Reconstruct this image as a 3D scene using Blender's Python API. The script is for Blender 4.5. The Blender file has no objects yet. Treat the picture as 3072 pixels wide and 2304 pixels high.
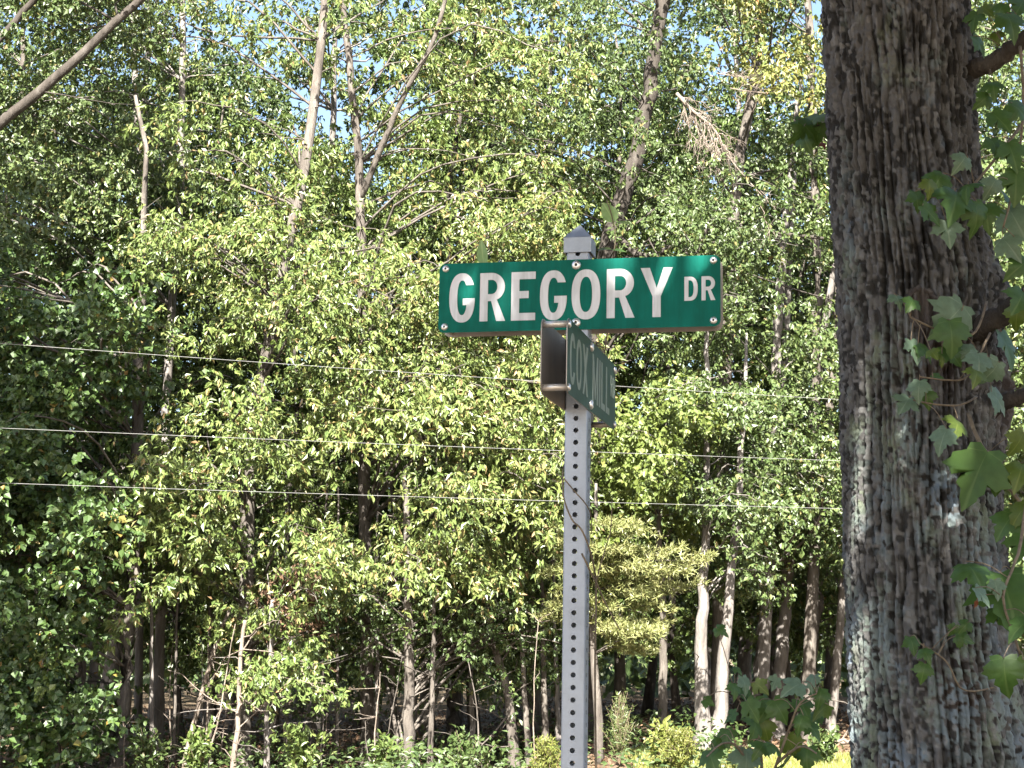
import bpy, math
import numpy as np
from mathutils import Vector, Matrix
from mathutils.geometry import tessellate_polygon

sc = bpy.context.scene
C = sc.collection
R = math.radians
INCH = 0.0254

# ------------------------------------------------------------------ camera
PITCH, ROLL, FPX = R(8.657), R(0.952), 5000.0
CAM = np.array([0.0, 0.0, 1.6])
_rx = np.array([[1, 0, 0], [0, math.cos(-PITCH), -math.sin(-PITCH)], [0, math.sin(-PITCH), math.cos(-PITCH)]])
_ry = np.array([[math.cos(ROLL), 0, math.sin(ROLL)], [0, 1, 0], [-math.sin(ROLL), 0, math.cos(ROLL)]])
C2W = (_rx @ _ry).T                                  # camera axes (right, forward, up) -> world
cam_data = bpy.data.cameras.new('camera')
cam_data.sensor_width = 36.0
cam_data.lens = FPX / 3072.0 * 36.0
cam_data.clip_start, cam_data.clip_end = 0.05, 2000.0
cam = bpy.data.objects.new('camera', cam_data)
C.objects.link(cam)
_m = Matrix.Identity(4)
for i in range(3):
    _m[i][0], _m[i][1], _m[i][2], _m[i][3] = C2W[i, 0], C2W[i, 2], -C2W[i, 1], CAM[i]
cam.matrix_world = _m
sc.camera = cam

# ------------------------------------------------------------------ sky, sun, exposure
SUN_ELEV, SUN_AZ_LEFT = R(44.0), R(6.5)              # behind the photographer, a little to the left
SUN_DIR = np.array([-math.sin(SUN_AZ_LEFT) * math.cos(SUN_ELEV), -math.cos(SUN_AZ_LEFT) * math.cos(SUN_ELEV), math.sin(SUN_ELEV)])
world = bpy.data.worlds.new('World')
sc.world = world
world.use_nodes = True
wn = world.node_tree.nodes
wn.clear()
w_out = wn.new('ShaderNodeOutputWorld'); w_bg = wn.new('ShaderNodeBackground'); w_sky = wn.new('ShaderNodeTexSky')
w_sky.sky_type = 'NISHITA'; w_sky.sun_disc = False
w_sky.sun_elevation = SUN_ELEV
w_sky.sun_rotation = R(180.0) + SUN_AZ_LEFT
w_sky.air_density = 1.0; w_sky.dust_density = 2.6; w_sky.ozone_density = 1.0
w_bg.inputs['Strength'].default_value = 0.058
world.node_tree.links.new(w_sky.outputs[0], w_bg.inputs[0])
world.node_tree.links.new(w_bg.outputs[0], w_out.inputs[0])
sun_data = bpy.data.lights.new('sun', 'SUN')
sun_data.energy = 5.0
sun_data.angle = R(0.53)
sun_data.color = (1.0, 0.95, 0.86)
sun = bpy.data.objects.new('sun', sun_data)
C.objects.link(sun)
sun.rotation_euler = Vector(SUN_DIR).to_track_quat('Z', 'Y').to_euler()
sun.location = (-3, -20, 25)
sc.view_settings.view_transform = 'Standard'
sc.view_settings.look = 'None'
sc.view_settings.exposure = 2.72
sc.view_settings.gamma = 1.0
sc.render.engine = 'CYCLES'
sc.cycles.max_bounces = 6
sc.cycles.diffuse_bounces = 3
sc.cycles.glossy_bounces = 2
sc.cycles.transmission_bounces = 4
sc.cycles.transparent_max_bounces = 4
sc.cycles.use_denoising = True
sc.cycles.sample_clamp_indirect = 4.0


def at(px, py, Y):
    """world point at distance Y (along +y) seen at photo pixel px, py"""
    d = C2W @ np.array([(px - 1536.0) / FPX, 1.0, (1152.0 - py) / FPX])
    return CAM + d * (Y / d[1])


# ------------------------------------------------------------------ small helpers
def unit(v):
    v = np.asarray(v, float)
    return v / np.maximum(np.linalg.norm(v, axis=-1, keepdims=True), 1e-9)


def link(o, parent=None):
    C.objects.link(o)
    if parent is not None:
        o.parent = parent
    return o


def empty(name, loc, rz=0.0):
    o = bpy.data.objects.new(name, None)
    o.location = loc
    o.rotation_euler = (0, 0, rz)
    o.empty_display_size = 0.2
    return link(o)


def tag(o, label=None, cat=None, group=None, kind=None):
    if label: o['label'] = label
    if cat: o['category'] = cat
    if group: o['group'] = group
    if kind: o['kind'] = kind
    return o


def mesh_np(name, V, F, mat=None, smooth=False, attrs=None, normals_from=None):
    """F: list of (n, k) int arrays or one array"""
    if isinstance(F, np.ndarray):
        F = [F]
    F = [f for f in F if len(f)]
    me = bpy.data.meshes.new(name)
    V = np.ascontiguousarray(V, dtype=np.float32)
    me.vertices.add(len(V))
    me.vertices.foreach_set('co', V.ravel())
    nl = sum(f.size for f in F)
    npoly = sum(len(f) for f in F)
    me.loops.add(nl)
    me.polygons.add(npoly)
    me.loops.foreach_set('vertex_index', np.concatenate([f.ravel() for f in F]).astype(np.int32))
    tot = np.concatenate([np.full(len(f), f.shape[1], np.int32) for f in F])
    start = np.concatenate([[0], np.cumsum(tot)[:-1]]).astype(np.int32)
    me.polygons.foreach_set('loop_start', start)
    me.polygons.foreach_set('loop_total', tot)
    me.polygons.foreach_set('use_smooth', np.full(npoly, bool(smooth), dtype=bool))
    for an, (dom, typ, val) in (attrs or {}).items():
        a = me.attributes.new(an, typ, dom)
        key = 'value' if typ == 'FLOAT' else 'color'
        a.data.foreach_set(key, np.ascontiguousarray(val, dtype=np.float32).ravel())
    me.update(calc_edges=True)
    if mat:
        me.materials.append(mat)
    return me


def mobj(name, me, parent=None, loc=(0, 0, 0)):
    o = bpy.data.objects.new(name, me)
    o.location = loc
    return link(o, parent)


class MB:
    """collects vertices and faces of one part"""
    def __init__(self):
        self.v = []; self.f = {}; self.n = 0

    def add(self, V, F):
        V = np.asarray(V, float)
        for f in (F if isinstance(F, list) else [F]):
            f = np.asarray(f, int)
            if len(f):
                self.f.setdefault(f.shape[1], []).append(f + self.n)
        self.v.append(V); self.n += len(V)

    def box(self, lo, hi):
        x0, y0, z0 = lo; x1, y1, z1 = hi
        V = [(x0, y0, z0), (x1, y0, z0), (x1, y1, z0), (x0, y1, z0), (x0, y0, z1), (x1, y0, z1), (x1, y1, z1), (x0, y1, z1)]
        self.add(V, np.array([(0, 3, 2, 1), (4, 5, 6, 7), (0, 1, 5, 4), (1, 2, 6, 5), (2, 3, 7, 6), (3, 0, 4, 7)]))

    def tube(self, P, r, sides=8, cap=True):
        P = np.asarray(P, float); n = len(P)
        r = np.broadcast_to(np.asarray(r, float), (n,))
        T = np.gradient(P, axis=0); T = unit(T)
        ref = np.array([0, 0, 1.0]) if abs(T[0][2]) < 0.8 else np.array([0, 1.0, 0])
        A = unit(np.cross(T, ref)); B = np.cross(T, A)
        a = np.arange(sides) * 2 * math.pi / sides
        V = P[:, None] + r[:, None, None] * (np.cos(a)[None, :, None] * A[:, None] + np.sin(a)[None, :, None] * B[:, None])
        idx = np.arange(n * sides).reshape(n, sides)
        j = (np.arange(sides) + 1) % sides
        F = np.stack([idx[:-1], idx[:-1][:, j], idx[1:][:, j], idx[1:]], -1).reshape(-1, 4)
        fs = [F]
        V = V.reshape(-1, 3)
        if cap:
            V = np.concatenate([V, P[:1], P[-1:]])
            b = n * sides
            fs.append(np.stack([idx[0][j], idx[0], np.full(sides, b)], -1))
            fs.append(np.stack([idx[-1], idx[-1][j], np.full(sides, b + 1)], -1))
        self.add(V, fs)

    def mesh(self, name, mat=None, smooth=False):
        V = np.concatenate(self.v)
        return mesh_np(name, V, [np.concatenate(self.f[k]) for k in self.f], mat, smooth)


def spline(P, n, closed=False):
    """Catmull-Rom through rows of P (any columns)"""
    P = np.asarray(P, float)
    m = len(P)
    t = np.linspace(0, m - 1, n)
    i = np.clip(t.astype(int), 0, m - 2); u = (t - i)[:, None]
    p0 = P[np.maximum(i - 1, 0)]; p1 = P[i]; p2 = P[i + 1]; p3 = P[np.minimum(i + 2, m - 1)]
    return 0.5 * ((2 * p1) + (-p0 + p2) * u + (2 * p0 - 5 * p1 + 4 * p2 - p3) * u ** 2 + (-p0 + 3 * p1 - 3 * p2 + p3) * u ** 3)


def vnoise(x, y, seed=0, perx=None):
    """smooth 2D value noise in 0..1 on arrays, optionally periodic in x"""
    xi = np.floor(x).astype(np.int64); yi = np.floor(y).astype(np.int64)
    fx = x - xi; fy = y - yi
    fx = fx * fx * (3 - 2 * fx); fy = fy * fy * (3 - 2 * fy)

    def h(a, b):
        if perx: a = np.mod(a, perx)
        k = (a * 374761393 + b * 668265263 + seed * 982451653) & 0xffffffff
        k = ((k ^ (k >> 13)) * 1274126177) & 0xffffffff
        return ((k ^ (k >> 16)) & 0xffff) / 65535.0
    return (h(xi, yi) * (1 - fx) + h(xi + 1, yi) * fx) * (1 - fy) + (h(xi, yi + 1) * (1 - fx) + h(xi + 1, yi + 1) * fx) * fy


# ------------------------------------------------------------------ materials
def new_mat(name):
    m = bpy.data.materials.new(name)
    m.use_nodes = True
    nt = m.node_tree
    b = nt.nodes['Principled BSDF']
    return m, nt, b


def ramp(nt, stops):
    n = nt.nodes.new('ShaderNodeValToRGB')
    e = n.color_ramp.elements
    while len(e) < len(stops):
        e.new(0.5)
    for k, (p, c) in enumerate(stops):
        e[k].position = p; e[k].color = (*c, 1)
    return n


def tex_noise(nt, scale, detail=4, rough=0.6, coord='Object', stretch=None):
    tc = nt.nodes.new('ShaderNodeTexCoord')
    n = nt.nodes.new('ShaderNodeTexNoise')
    n.inputs['Scale'].default_value = scale; n.inputs['Detail'].default_value = detail; n.inputs['Roughness'].default_value = rough
    if stretch:
        mp = nt.nodes.new('ShaderNodeMapping')
        mp.inputs['Scale'].default_value = stretch
        nt.links.new(tc.outputs[coord], mp.inputs[0]); nt.links.new(mp.outputs[0], n.inputs['Vector'])
    else:
        nt.links.new(tc.outputs[coord], n.inputs['Vector'])
    return n


def bump(nt, b, src, strength, dist):
    bp = nt.nodes.new('ShaderNodeBump')
    bp.inputs['Strength'].default_value = strength; bp.inputs['Distance'].default_value = dist
    nt.links.new(src, bp.inputs['Height']); nt.links.new(bp.outputs[0], b.inputs['Normal'])


def leaf_mat(name, stops, rough=0.42, trans=0.13, trans_gain=(1.25, 1.45, 0.7), spec=0.5):
    m, nt, b = new_mat(name)
    at_ = nt.nodes.new('ShaderNodeAttribute'); at_.attribute_name = 'tint'
    rp = ramp(nt, stops)
    nt.links.new(at_.outputs['Fac'], rp.inputs[0])
    nt.links.new(rp.outputs[0], b.inputs['Base Color'])
    b.inputs['Roughness'].default_value = rough
    b.inputs['Specular IOR Level'].default_value = spec
    tr = nt.nodes.new('ShaderNodeBsdfTranslucent')
    mul = nt.nodes.new('ShaderNodeMix'); mul.data_type = 'RGBA'; mul.blend_type = 'MULTIPLY'; mul.inputs[0].default_value = 1.0
    nt.links.new(rp.outputs[0], mul.inputs[6]); mul.inputs[7].default_value = (*trans_gain, 1)
    nt.links.new(mul.outputs[2], tr.inputs['Color'])
    mx = nt.nodes.new('ShaderNodeMixShader'); mx.inputs[0].default_value = trans
    nt.links.new(b.outputs[0], mx.inputs[1]); nt.links.new(tr.outputs[0], mx.inputs[2])
    nt.links.new(mx.outputs[0], nt.nodes['Material Output'].inputs[0])
    return m


M = {}
M['oak_leaf'] = leaf_mat('oak_leaf', [(0.0, (0.052, 0.086, 0.021)), (0.45, (0.104, 0.145, 0.040)), (0.8, (0.162, 0.19, 0.060)), (0.93, (0.22, 0.18, 0.07)), (1.0, (0.27, 0.18, 0.10))], 0.40)
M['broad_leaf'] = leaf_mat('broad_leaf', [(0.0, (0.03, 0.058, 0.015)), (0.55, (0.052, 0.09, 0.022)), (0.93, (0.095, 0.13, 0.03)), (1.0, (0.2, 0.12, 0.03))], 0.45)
M['small_leaf'] = leaf_mat('small_leaf', [(0.0, (0.036, 0.062, 0.018)), (0.5, (0.066, 0.098, 0.029)), (0.9, (0.115, 0.14, 0.045)), (1.0, (0.18, 0.145, 0.055))], 0.45)
M['yellow_leaf'] = leaf_mat('yellow_leaf', [(0.0, (0.09, 0.12, 0.03)), (0.5, (0.16, 0.165, 0.04)), (0.85, (0.26, 0.20, 0.06)), (1.0, (0.30, 0.17, 0.07))], 0.5)
M['lime_leaf'] = leaf_mat('lime_leaf', [(0.0, (0.08, 0.115, 0.026)), (0.6, (0.135, 0.17, 0.04)), (1.0, (0.21, 0.21, 0.06))], 0.5, 0.25)
M['pine_needle'] = leaf_mat('pine_needle', [(0.0, (0.11, 0.135, 0.045)), (0.6, (0.185, 0.20, 0.075)), (1.0, (0.26, 0.24, 0.11))], 0.5, 0.15)
M['brown_leaf'] = leaf_mat('brown_leaf', [(0.0, (0.06, 0.04, 0.025)), (0.6, (0.13, 0.08, 0.05)), (1.0, (0.26, 0.16, 0.10))], 0.7, 0.1, (1, 1, 1), 0.2)
M['grass'] = leaf_mat('grass', [(0.0, (0.06, 0.09, 0.02)), (0.6, (0.13, 0.16, 0.03)), (1.0, (0.24, 0.2, 0.06))], 0.5, 0.25)


def bark_mat(name, c0, c1, c2, scale=9.0):
    m, nt, b = new_mat(name)
    n = tex_noise(nt, scale, 6, 0.65, 'Object', (1.0, 1.0, 0.22))
    rp = ramp(nt, [(0.3, c0), (0.52, c1), (0.72, c2)])
    nt.links.new(n.outputs[0], rp.inputs[0]); nt.links.new(rp.outputs[0], b.inputs['Base Color'])
    b.inputs['Roughness'].default_value = 0.9
    b.inputs['Specular IOR Level'].default_value = 0.2
    n2 = tex_noise(nt, scale * 3.0, 4, 0.7, 'Object', (1.0, 1.0, 0.15))
    bump(nt, b, n2.outputs[0], 0.9, 0.03)
    return m


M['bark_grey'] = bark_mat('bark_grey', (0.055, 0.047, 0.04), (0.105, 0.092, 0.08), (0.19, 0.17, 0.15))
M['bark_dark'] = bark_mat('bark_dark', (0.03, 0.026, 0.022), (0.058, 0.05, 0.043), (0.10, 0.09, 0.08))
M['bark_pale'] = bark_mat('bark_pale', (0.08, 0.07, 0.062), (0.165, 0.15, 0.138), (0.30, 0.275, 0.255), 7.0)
M['dead_wood'] = bark_mat('dead_wood', (0.13, 0.10, 0.08), (0.21, 0.175, 0.145), (0.30, 0.26, 0.22), 14.0)

# galvanised steel
def galv_mat(name, base, rough, metallic):
    m, nt, b = new_mat(name)
    n = tex_noise(nt, 14.0, 5, 0.65)
    n3 = tex_noise(nt, 5.0, 3, 0.6, 'Object', (3.0, 3.0, 0.8))
    mixn = nt.nodes.new('ShaderNodeMath'); mixn.operation = 'MULTIPLY_ADD'
    mixn.inputs[1].default_value = 0.5
    nt.links.new(n.outputs[0], mixn.inputs[0])
    hf = nt.nodes.new('ShaderNodeMath'); hf.operation = 'MULTIPLY'; hf.inputs[1].default_value = 0.5
    nt.links.new(n3.outputs[0], hf.inputs[0]); nt.links.new(hf.outputs[0], mixn.inputs[2])
    rp = ramp(nt, [(0.35, tuple(c * 0.72 for c in base)), (0.5, base), (0.66, tuple(min(1, c * 1.2) for c in base))])
    nt.links.new(mixn.outputs[0], rp.inputs[0]); nt.links.new(rp.outputs[0], b.inputs['Base Color'])
    b.inputs['Metallic'].default_value = metallic
    rr = ramp(nt, [(0.3, (rough - 0.1,) * 3), (0.7, (rough + 0.1,) * 3)])
    nt.links.new(n.outputs[0], rr.inputs[0]); nt.links.new(rr.outputs[0], b.inputs['Roughness'])
    bump(nt, b, n.outputs[0], 0.08, 0.002)
    return m


M['galv'] = galv_mat('galvanised_steel', (0.32, 0.355, 0.41), 0.5, 0.55)
M['alu'] = galv_mat('bare_aluminium', (0.34, 0.31, 0.28), 0.5, 0.5)
M['bolt'] = galv_mat('bolt_steel', (0.72, 0.71, 0.70), 0.32, 0.8)
M['tube'] = galv_mat('spacer_tube', (0.62, 0.58, 0.53), 0.38, 0.6)


def sheet_mat(name, base, var, rough, spec=0.5):
    m, nt, b = new_mat(name)
    n = tex_noise(nt, 9.0, 5, 0.65)
    rp = ramp(nt, [(0.35, tuple(c * (1 - var) for c in base)), (0.65, tuple(c * (1 + var) for c in base))])
    nt.links.new(n.outputs[0], rp.inputs[0])
    n4 = tex_noise(nt, 16.0, 4, 0.7, 'Object', (2.2, 1.0, 0.25))            # grime washed down the face
    r4_ = ramp(nt, [(0.38, (0.70, 0.72, 0.70)), (0.58, (1, 1, 1))]); nt.links.new(n4.outputs[0], r4_.inputs[0])
    mg = nt.nodes.new('ShaderNodeMix'); mg.data_type = 'RGBA'; mg.blend_type = 'MULTIPLY'; mg.inputs[0].default_value = 0.8
    nt.links.new(rp.outputs[0], mg.inputs[6]); nt.links.new(r4_.outputs[0], mg.inputs[7]); nt.links.new(mg.outputs[2], b.inputs['Base Color'])
    b.inputs['Roughness'].default_value = rough
    b.inputs['Specular IOR Level'].default_value = spec
    n2 = tex_noise(nt, 900.0, 2, 0.5)
    bump(nt, b, n2.outputs[0], 0.05, 0.0006)
    return m


M['sign_green'] = sheet_mat('sign_green_sheeting', (0.001, 0.125, 0.094), 0.16, 0.5, 0.10)
M['sign_green_old'] = sheet_mat('sign_green_dull', (0.014, 0.062, 0.046), 0.15, 0.5)
M['sign_white'] = sheet_mat('sign_white_sheeting', (0.62, 0.63, 0.66), 0.06, 0.5, 0.3)
M['sign_white_old'] = sheet_mat('sign_white_dull', (0.24, 0.29, 0.25), 0.08, 0.5)
M['hole_dark'] = sheet_mat('bolt_socket', (0.05, 0.05, 0.05), 0.1, 0.6)
M['wire'] = sheet_mat('wire_metal', (0.22, 0.22, 0.215), 0.08, 0.4)

m, nt, b = new_mat('vine_stem')
n = tex_noise(nt, 60.0, 3)
rp = ramp(nt, [(0.3, (0.10, 0.075, 0.05)), (0.7, (0.22, 0.17, 0.11))])
nt.links.new(n.outputs[0], rp.inputs[0]); nt.links.new(rp.outputs[0], b.inputs['Base Color']); b.inputs['Roughness'].default_value = 0.8
M['stem'] = m

# ground: forest floor with old leaves, grass strip on top as blades
m, nt, b = new_mat('forest_floor')
n = tex_noise(nt, 0.9, 6, 0.7)
n2 = tex_noise(nt, 18.0, 6, 0.7)
rp = ramp(nt, [(0.35, (0.07, 0.05, 0.03)), (0.5, (0.14, 0.10, 0.06)), (0.65, (0.22, 0.16, 0.10))])
ad = nt.nodes.new('ShaderNodeMath'); ad.operation = 'MULTIPLY_ADD'; ad.inputs[1].default_value = 0.45
hf = nt.nodes.new('ShaderNodeMath'); hf.operation = 'MULTIPLY'; hf.inputs[1].default_value = 0.55
nt.links.new(n.outputs[0], hf.inputs[0]); nt.links.new(n2.outputs[0], ad.inputs[0]); nt.links.new(hf.outputs[0], ad.inputs[2])
nt.links.new(ad.outputs[0], rp.inputs[0]); nt.links.new(rp.outputs[0], b.inputs['Base Color'])
b.inputs['Roughness'].default_value = 0.95
bump(nt, b, n2.outputs[0], 0.8, 0.05)
M['floor'] = m

# ------------------------------------------------------------------ ground
gx = np.concatenate([np.linspace(-400, -45, 8), np.linspace(-40, 40, 81), np.linspace(45, 400, 8)])
gy = np.concatenate([np.linspace(-300, -15, 8), np.linspace(-12, 70, 83), np.linspace(80, 500, 8)])
GX, GY = np.meshgrid(gx, gy)


def ground_z(x, y):
    x = np.asarray(x, float); y = np.asarray(y, float)
    z = 0.16 * (vnoise(x * 0.35 + 50, y * 0.35 + 50, 3) - 0.5) + 0.05 * (vnoise(x * 1.3 + 50, y * 1.3 + 50, 4) - 0.5)
    k = np.clip((y - 10) / 10, 0, 1)
    t = np.clip((1.6 - x) / 2.6, 0, 1); t = t * t * (3 - 2 * t)
    return z * k - 0.42 * t * np.clip((y - 9) / 9, 0, 1)


GZ = ground_z(GX, GY)
nx, ny = len(gx), len(gy)
idx = np.arange(nx * ny).reshape(ny, nx)
F = np.stack([idx[:-1, :-1], idx[:-1, 1:], idx[1:, 1:], idx[1:, :-1]], -1).reshape(-1, 4)
o = mobj('ground', mesh_np('ground', np.stack([GX, GY, GZ], -1).reshape(-1, 3), F, M['floor'], True))
tag(o, 'brown leaf-strewn forest floor and verge', None, None, 'structure')

# ------------------------------------------------------------------ leaf geometry
TEMPL = {
    # along, across (half width 1), rise
    'oval': (np.array([(0, 0, 0), (0.30, 0.46, 0.10), (0.30, -0.46, 0.10), (0.68, 0.40, 0.06), (0.68, -0.40, 0.06), (1.0, 0, -0.14)]),
             [np.array([(0, 1, 3, 5), (0, 5, 4, 2)])]),
    'broad': (np.array([(0, 0, 0), (0.18, 0.5, 0.10), (0.18, -0.5, 0.10), (0.66, 0.40, 0.02), (0.66, -0.40, 0.02), (1.0, 0, -0.12)]),
              [np.array([(0, 1, 3, 5), (0, 5, 4, 2)])]),
    'blade': (np.array([(0, 0.5, 0), (0, -0.5, 0), (0.6, 0.35, 0.0), (0.6, -0.35, 0.0), (1.0, 0, -0.0)]),
              [np.array([(0, 1, 3, 2)]), np.array([(2, 3, 4)])]),
    'fold': (np.array([(0, 0, 0), (0.42, 0.5, 0.10), (0.42, -0.5, 0.10), (1.0, 0, -0.10)]), [np.array([(0, 1, 3), (0, 3, 2)])]),
    'diamond': (np.array([(0, 0, 0), (0.45, 0.5, 0.05), (0.45, -0.5, 0.05), (1.0, 0, -0.08)]), [np.array([(0, 2, 3, 1)])]),
}


def leaves_mesh(name, P, D, N, L, W, tint, mat, kind='oval'):
    T, FT = TEMPL[kind]
    D = unit(D); N = N - (N * D).sum(-1, keepdims=True) * D; N = unit(N); S = np.cross(D, N)
    L = np.asarray(L, float); W = np.asarray(W, float)
    V = (P[:, None] + D[:, None] * (T[None, :, 0, None] * L[:, None, None]) + S[:, None] * (T[None, :, 1, None] * W[:, None, None])
         + N[:, None] * (T[None, :, 2, None] * L[:, None, None]))
    n, k = len(P), len(T)
    off = (np.arange(n) * k)[:, None, None]
    FF = [(f[None] + off).reshape(-1, f.shape[1]) for f in FT]
    tt = np.concatenate([np.repeat(tint, len(f)) for f in FT])
    return mesh_np(name, V.reshape(-1, 3), FF, mat, False, {'tint': ('FACE', 'FLOAT', tt)})


LIGHT_BIAS = np.array([0.0, -0.45, 0.85])


def spray(rng, c, out, Lb, Wb, Tb, nclu, droop=0.25, k=6):
    """clusters of leaves along one leafy bough; returns leaf bases, directions, normals, clump tint"""
    out = unit(np.array([out[0], out[1], 0.0])); lat = np.array([-out[1], out[0], 0.0]); up = np.array([0, 0, 1.0])
    u = rng.uniform(-0.5, 0.5, nclu); v = rng.normal(0, 0.33, nclu) * np.sqrt(np.clip(1.05 - (2 * np.abs(u + 0.05)) ** 2, 0.1, 1))
    w = rng.normal(0, 0.5, nclu)
    wob = 0.5 * np.sin(u * 7 + rng.uniform(0, 6)) * Tb + u * Lb * rng.normal(0, 0.30) + v * Wb * rng.normal(0, 0.30)
    p = c + out * (u * Lb)[:, None] + lat * (v * Wb)[:, None] + up * (w * Tb + wob - droop * Lb * (u + 0.5) ** 2 - 0.25 * Wb * v ** 2)[:, None]
    cd = unit(out * 0.5 + lat * (v * 1.4)[:, None] + up * -0.25 + rng.normal(0, 0.45, (nclu, 3)))
    P = np.repeat(p, k, 0) + rng.normal(0, 0.02, (nclu * k, 3))
    D = unit(np.repeat(cd, k, 0) * 0.55 + rng.normal(0, 0.55, (nclu * k, 3)) + np.array([0, 0, -0.52]))
    N = unit(LIGHT_BIAS + rng.normal(0, 0.62, (nclu * k, 3)))
    ct = np.repeat(rng.uniform(-0.12, 0.12, nclu), k)
    return P, D, N, ct


class Crown:
    def __init__(self): self.p = []; self.d = []; self.n = []; self.t = []

    def add(self, P, D, N, t):
        self.p.append(P); self.d.append(D); self.n.append(N); self.t.append(t)

    def build(self, rng, name, origin, length, ratio, mat, kind, tint0=0.4, tint_sd=0.16, fall=0.03):
        P = np.concatenate(self.p) - origin; D = np.concatenate(self.d); N = np.concatenate(self.n); t = np.concatenate(self.t)
        n = len(P)
        L = length * rng.uniform(0.65, 1.25, n); W = L * ratio * rng.uniform(0.8, 1.2, n)
        tt = np.clip(tint0 + t + rng.normal(0, tint_sd, n), 0, 0.9)
        f = rng.random(n) < fall
        tt[f] = rng.uniform(0.92, 1.0, f.sum())
        return leaves_mesh(name, P, D, N, L, W, tt, mat, kind)


def wander(rng, a, b, n, amp):
    """crooked path between two points"""
    t = np.linspace(0, 1, n)[:, None]
    P = a + (b - a) * t
    w = np.cumsum(rng.normal(0, 1, (n, 3)), 0); w -= w[:1] + (w[-1:] - w[:1]) * t
    return P + w * amp


def trunk_path(pix, Y, base_r, top_r, n=26, ground_px=None):
    """pix: photo pixels from the foot upward; returns path and radii"""
    P = np.array([at(x, y, Y) for x, y in pix])
    foot = P[0].copy(); foot[2] = float(ground_z(foot[0], foot[1])) - 0.06
    if P[0][2] > foot[2] + 0.2:
        P = np.concatenate([foot[None], P])
    else:
        P[0] = foot
    S = spline(P, n)
    h = np.linspace(0, 1, n)
    r = base_r + (top_r - base_r) * h
    r = r + base_r * 0.55 * np.exp(-(S[:, 2] - S[0, 2]) / 0.25)
    return S, r


def bumpy(rng, P, amp):
    Q = P.copy(); Q[1:] += rng.normal(0, amp, (len(P) - 1, 3)) * np.array([1, 1, 0.2]); return Q


def make_tree(name, label, pix, Y, r0, r1, bark, zones, leaf, seed, length=0.13, ratio=0.42, kind='oval', tint0=0.4,
              cat='tree', group='trees along the wood edge', extra_limbs=(), fall=0.03, over=None, sides=10, clump=0.16, dead_twigs=0):
    """zones: (x0, y0, x1, y1, dy0, dy1, boughs, bough length, clusters) in photo pixels and metres nearer/farther than the trunk"""
    rng = np.random.default_rng(seed)
    S, r = trunk_path(pix, Y, r0, r1)
    S = bumpy(rng, S, r0 * 0.10)
    if over:                                            # the stem goes on above the frame
        top = S[-1]; d = unit(S[-1] - S[-6])
        ext = np.array([top + d * over * t + np.array([rng.normal(0, .08), rng.normal(0, .08), 0]) * t for t in (0.25, 0.5, 0.75, 1.0)])
        S = np.concatenate([S, ext]); r = np.concatenate([r, np.linspace(r[-1], r[-1] * 0.35, 5)[1:]])
    root = empty(name, tuple(S[0]))
    tag(root, label, cat, group)
    wood = MB()
    wood.tube(S - S[0], r, sides)
    for lp, lr0, lr1 in extra_limbs:
        Q = np.array([at(x, y, Y + dy) for x, y, dy in lp])
        Q = spline(Q, 14)
        wood.tube(bumpy(rng, Q, lr0 * 0.12) - S[0], np.linspace(lr0, lr1, 14), 8)
    cr = Crown()
    for (x0, y0, x1, y1, d0, d1, nb, bl, nc) in zones:
        # jittered stratified spread over the zone so that boughs form tiers
        nb = int(nb * 1.75)
        for i in range(nb):
            px = rng.uniform(x0, x1); py = y0 + (y1 - y0) * ((i + rng.random()) / nb)
            c = at(px, py, Y + rng.uniform(d0 - 0.2, d1 + 1.8))
            if c[2] < 0.25:
                continue
            if vnoise(np.array(c[0] * 1.15 + 60), np.array(c[2] * 1.9 + 20 + c[1] * .15), 88) < 0.46 and rng.random() < 0.94:
                continue                                # open pockets between leaf masses
            k = int(np.argmin(np.abs(S[:, 2] - (c[2] - 0.45 * np.hypot(*(c - S[len(S) // 2])[:2]))) + 0.15 * np.linalg.norm(S - c, axis=1)))
            a = S[k]
            out = c - a
            if np.hypot(out[0], out[1]) < 0.15: out = np.array([rng.normal(), -1, 0])
            L = bl * rng.uniform(0.7, 1.6)
            o_ = unit(np.array([out[0], out[1] - 0.5, 0.0]) + rng.normal(0, 0.35, 3) * np.array([1, 1, 0]))
            n_ = max(8, int(nc * L / bl))
            cr.add(*spray(rng, c, o_, L, L * rng.uniform(0.55, 0.9), rng.uniform(0.14, 0.38), n_, rng.uniform(0.1, 0.35)))
            mid = a + (c - a) * 0.55 + np.array([0, 0, 0.12 * np.linalg.norm(c - a)])
            if rng.random() < 0.58:
                continue
            ln = np.linalg.norm(c - a)
            mid = mid + rng.normal(0, 0.10 * ln, 3)
            bp = spline(np.array([a, mid, c, c + o_ * L * 0.4 - np.array([0, 0, 0.12 * L])]), 11)
            bp = bumpy(rng, bp, 0.03)
            rr = min(0.3 * r[k], 0.009 + 0.006 * np.linalg.norm(c - a))
            wood.tube(bp - S[0], np.linspace(rr, 0.003, 11), 4, False)
            for _ in range(2):
                q = c + o_ * rng.uniform(-.3, .4) * L
                e = q + unit(rng.normal(0, 1, 3) * np.array([1, 1, .4])) * L * 0.35
                wood.tube(wander(rng, q, e, 4, 0.02) - S[0], np.linspace(0.006, 0.002, 4), 3, False)
    for _ in range(dead_twigs):
        k = rng.integers(3, len(S) - 3); a = S[k]
        e = a + np.array([rng.normal(0, 0.6), rng.normal(-0.2, 0.4), rng.normal(0.1, 0.25)])
        wood.tube(wander(rng, a, e, 6, 0.03) - S[0], np.linspace(0.012, 0.003, 6), 4, False)
    mobj('trunk', wood.mesh('trunk', bark, True), root)
    if cr.p:
        mobj('crown', cr.build(rng, 'crown', S[0], length * 0.80, ratio, leaf, 'fold', tint0, clump, fall), root)
    return root

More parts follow.
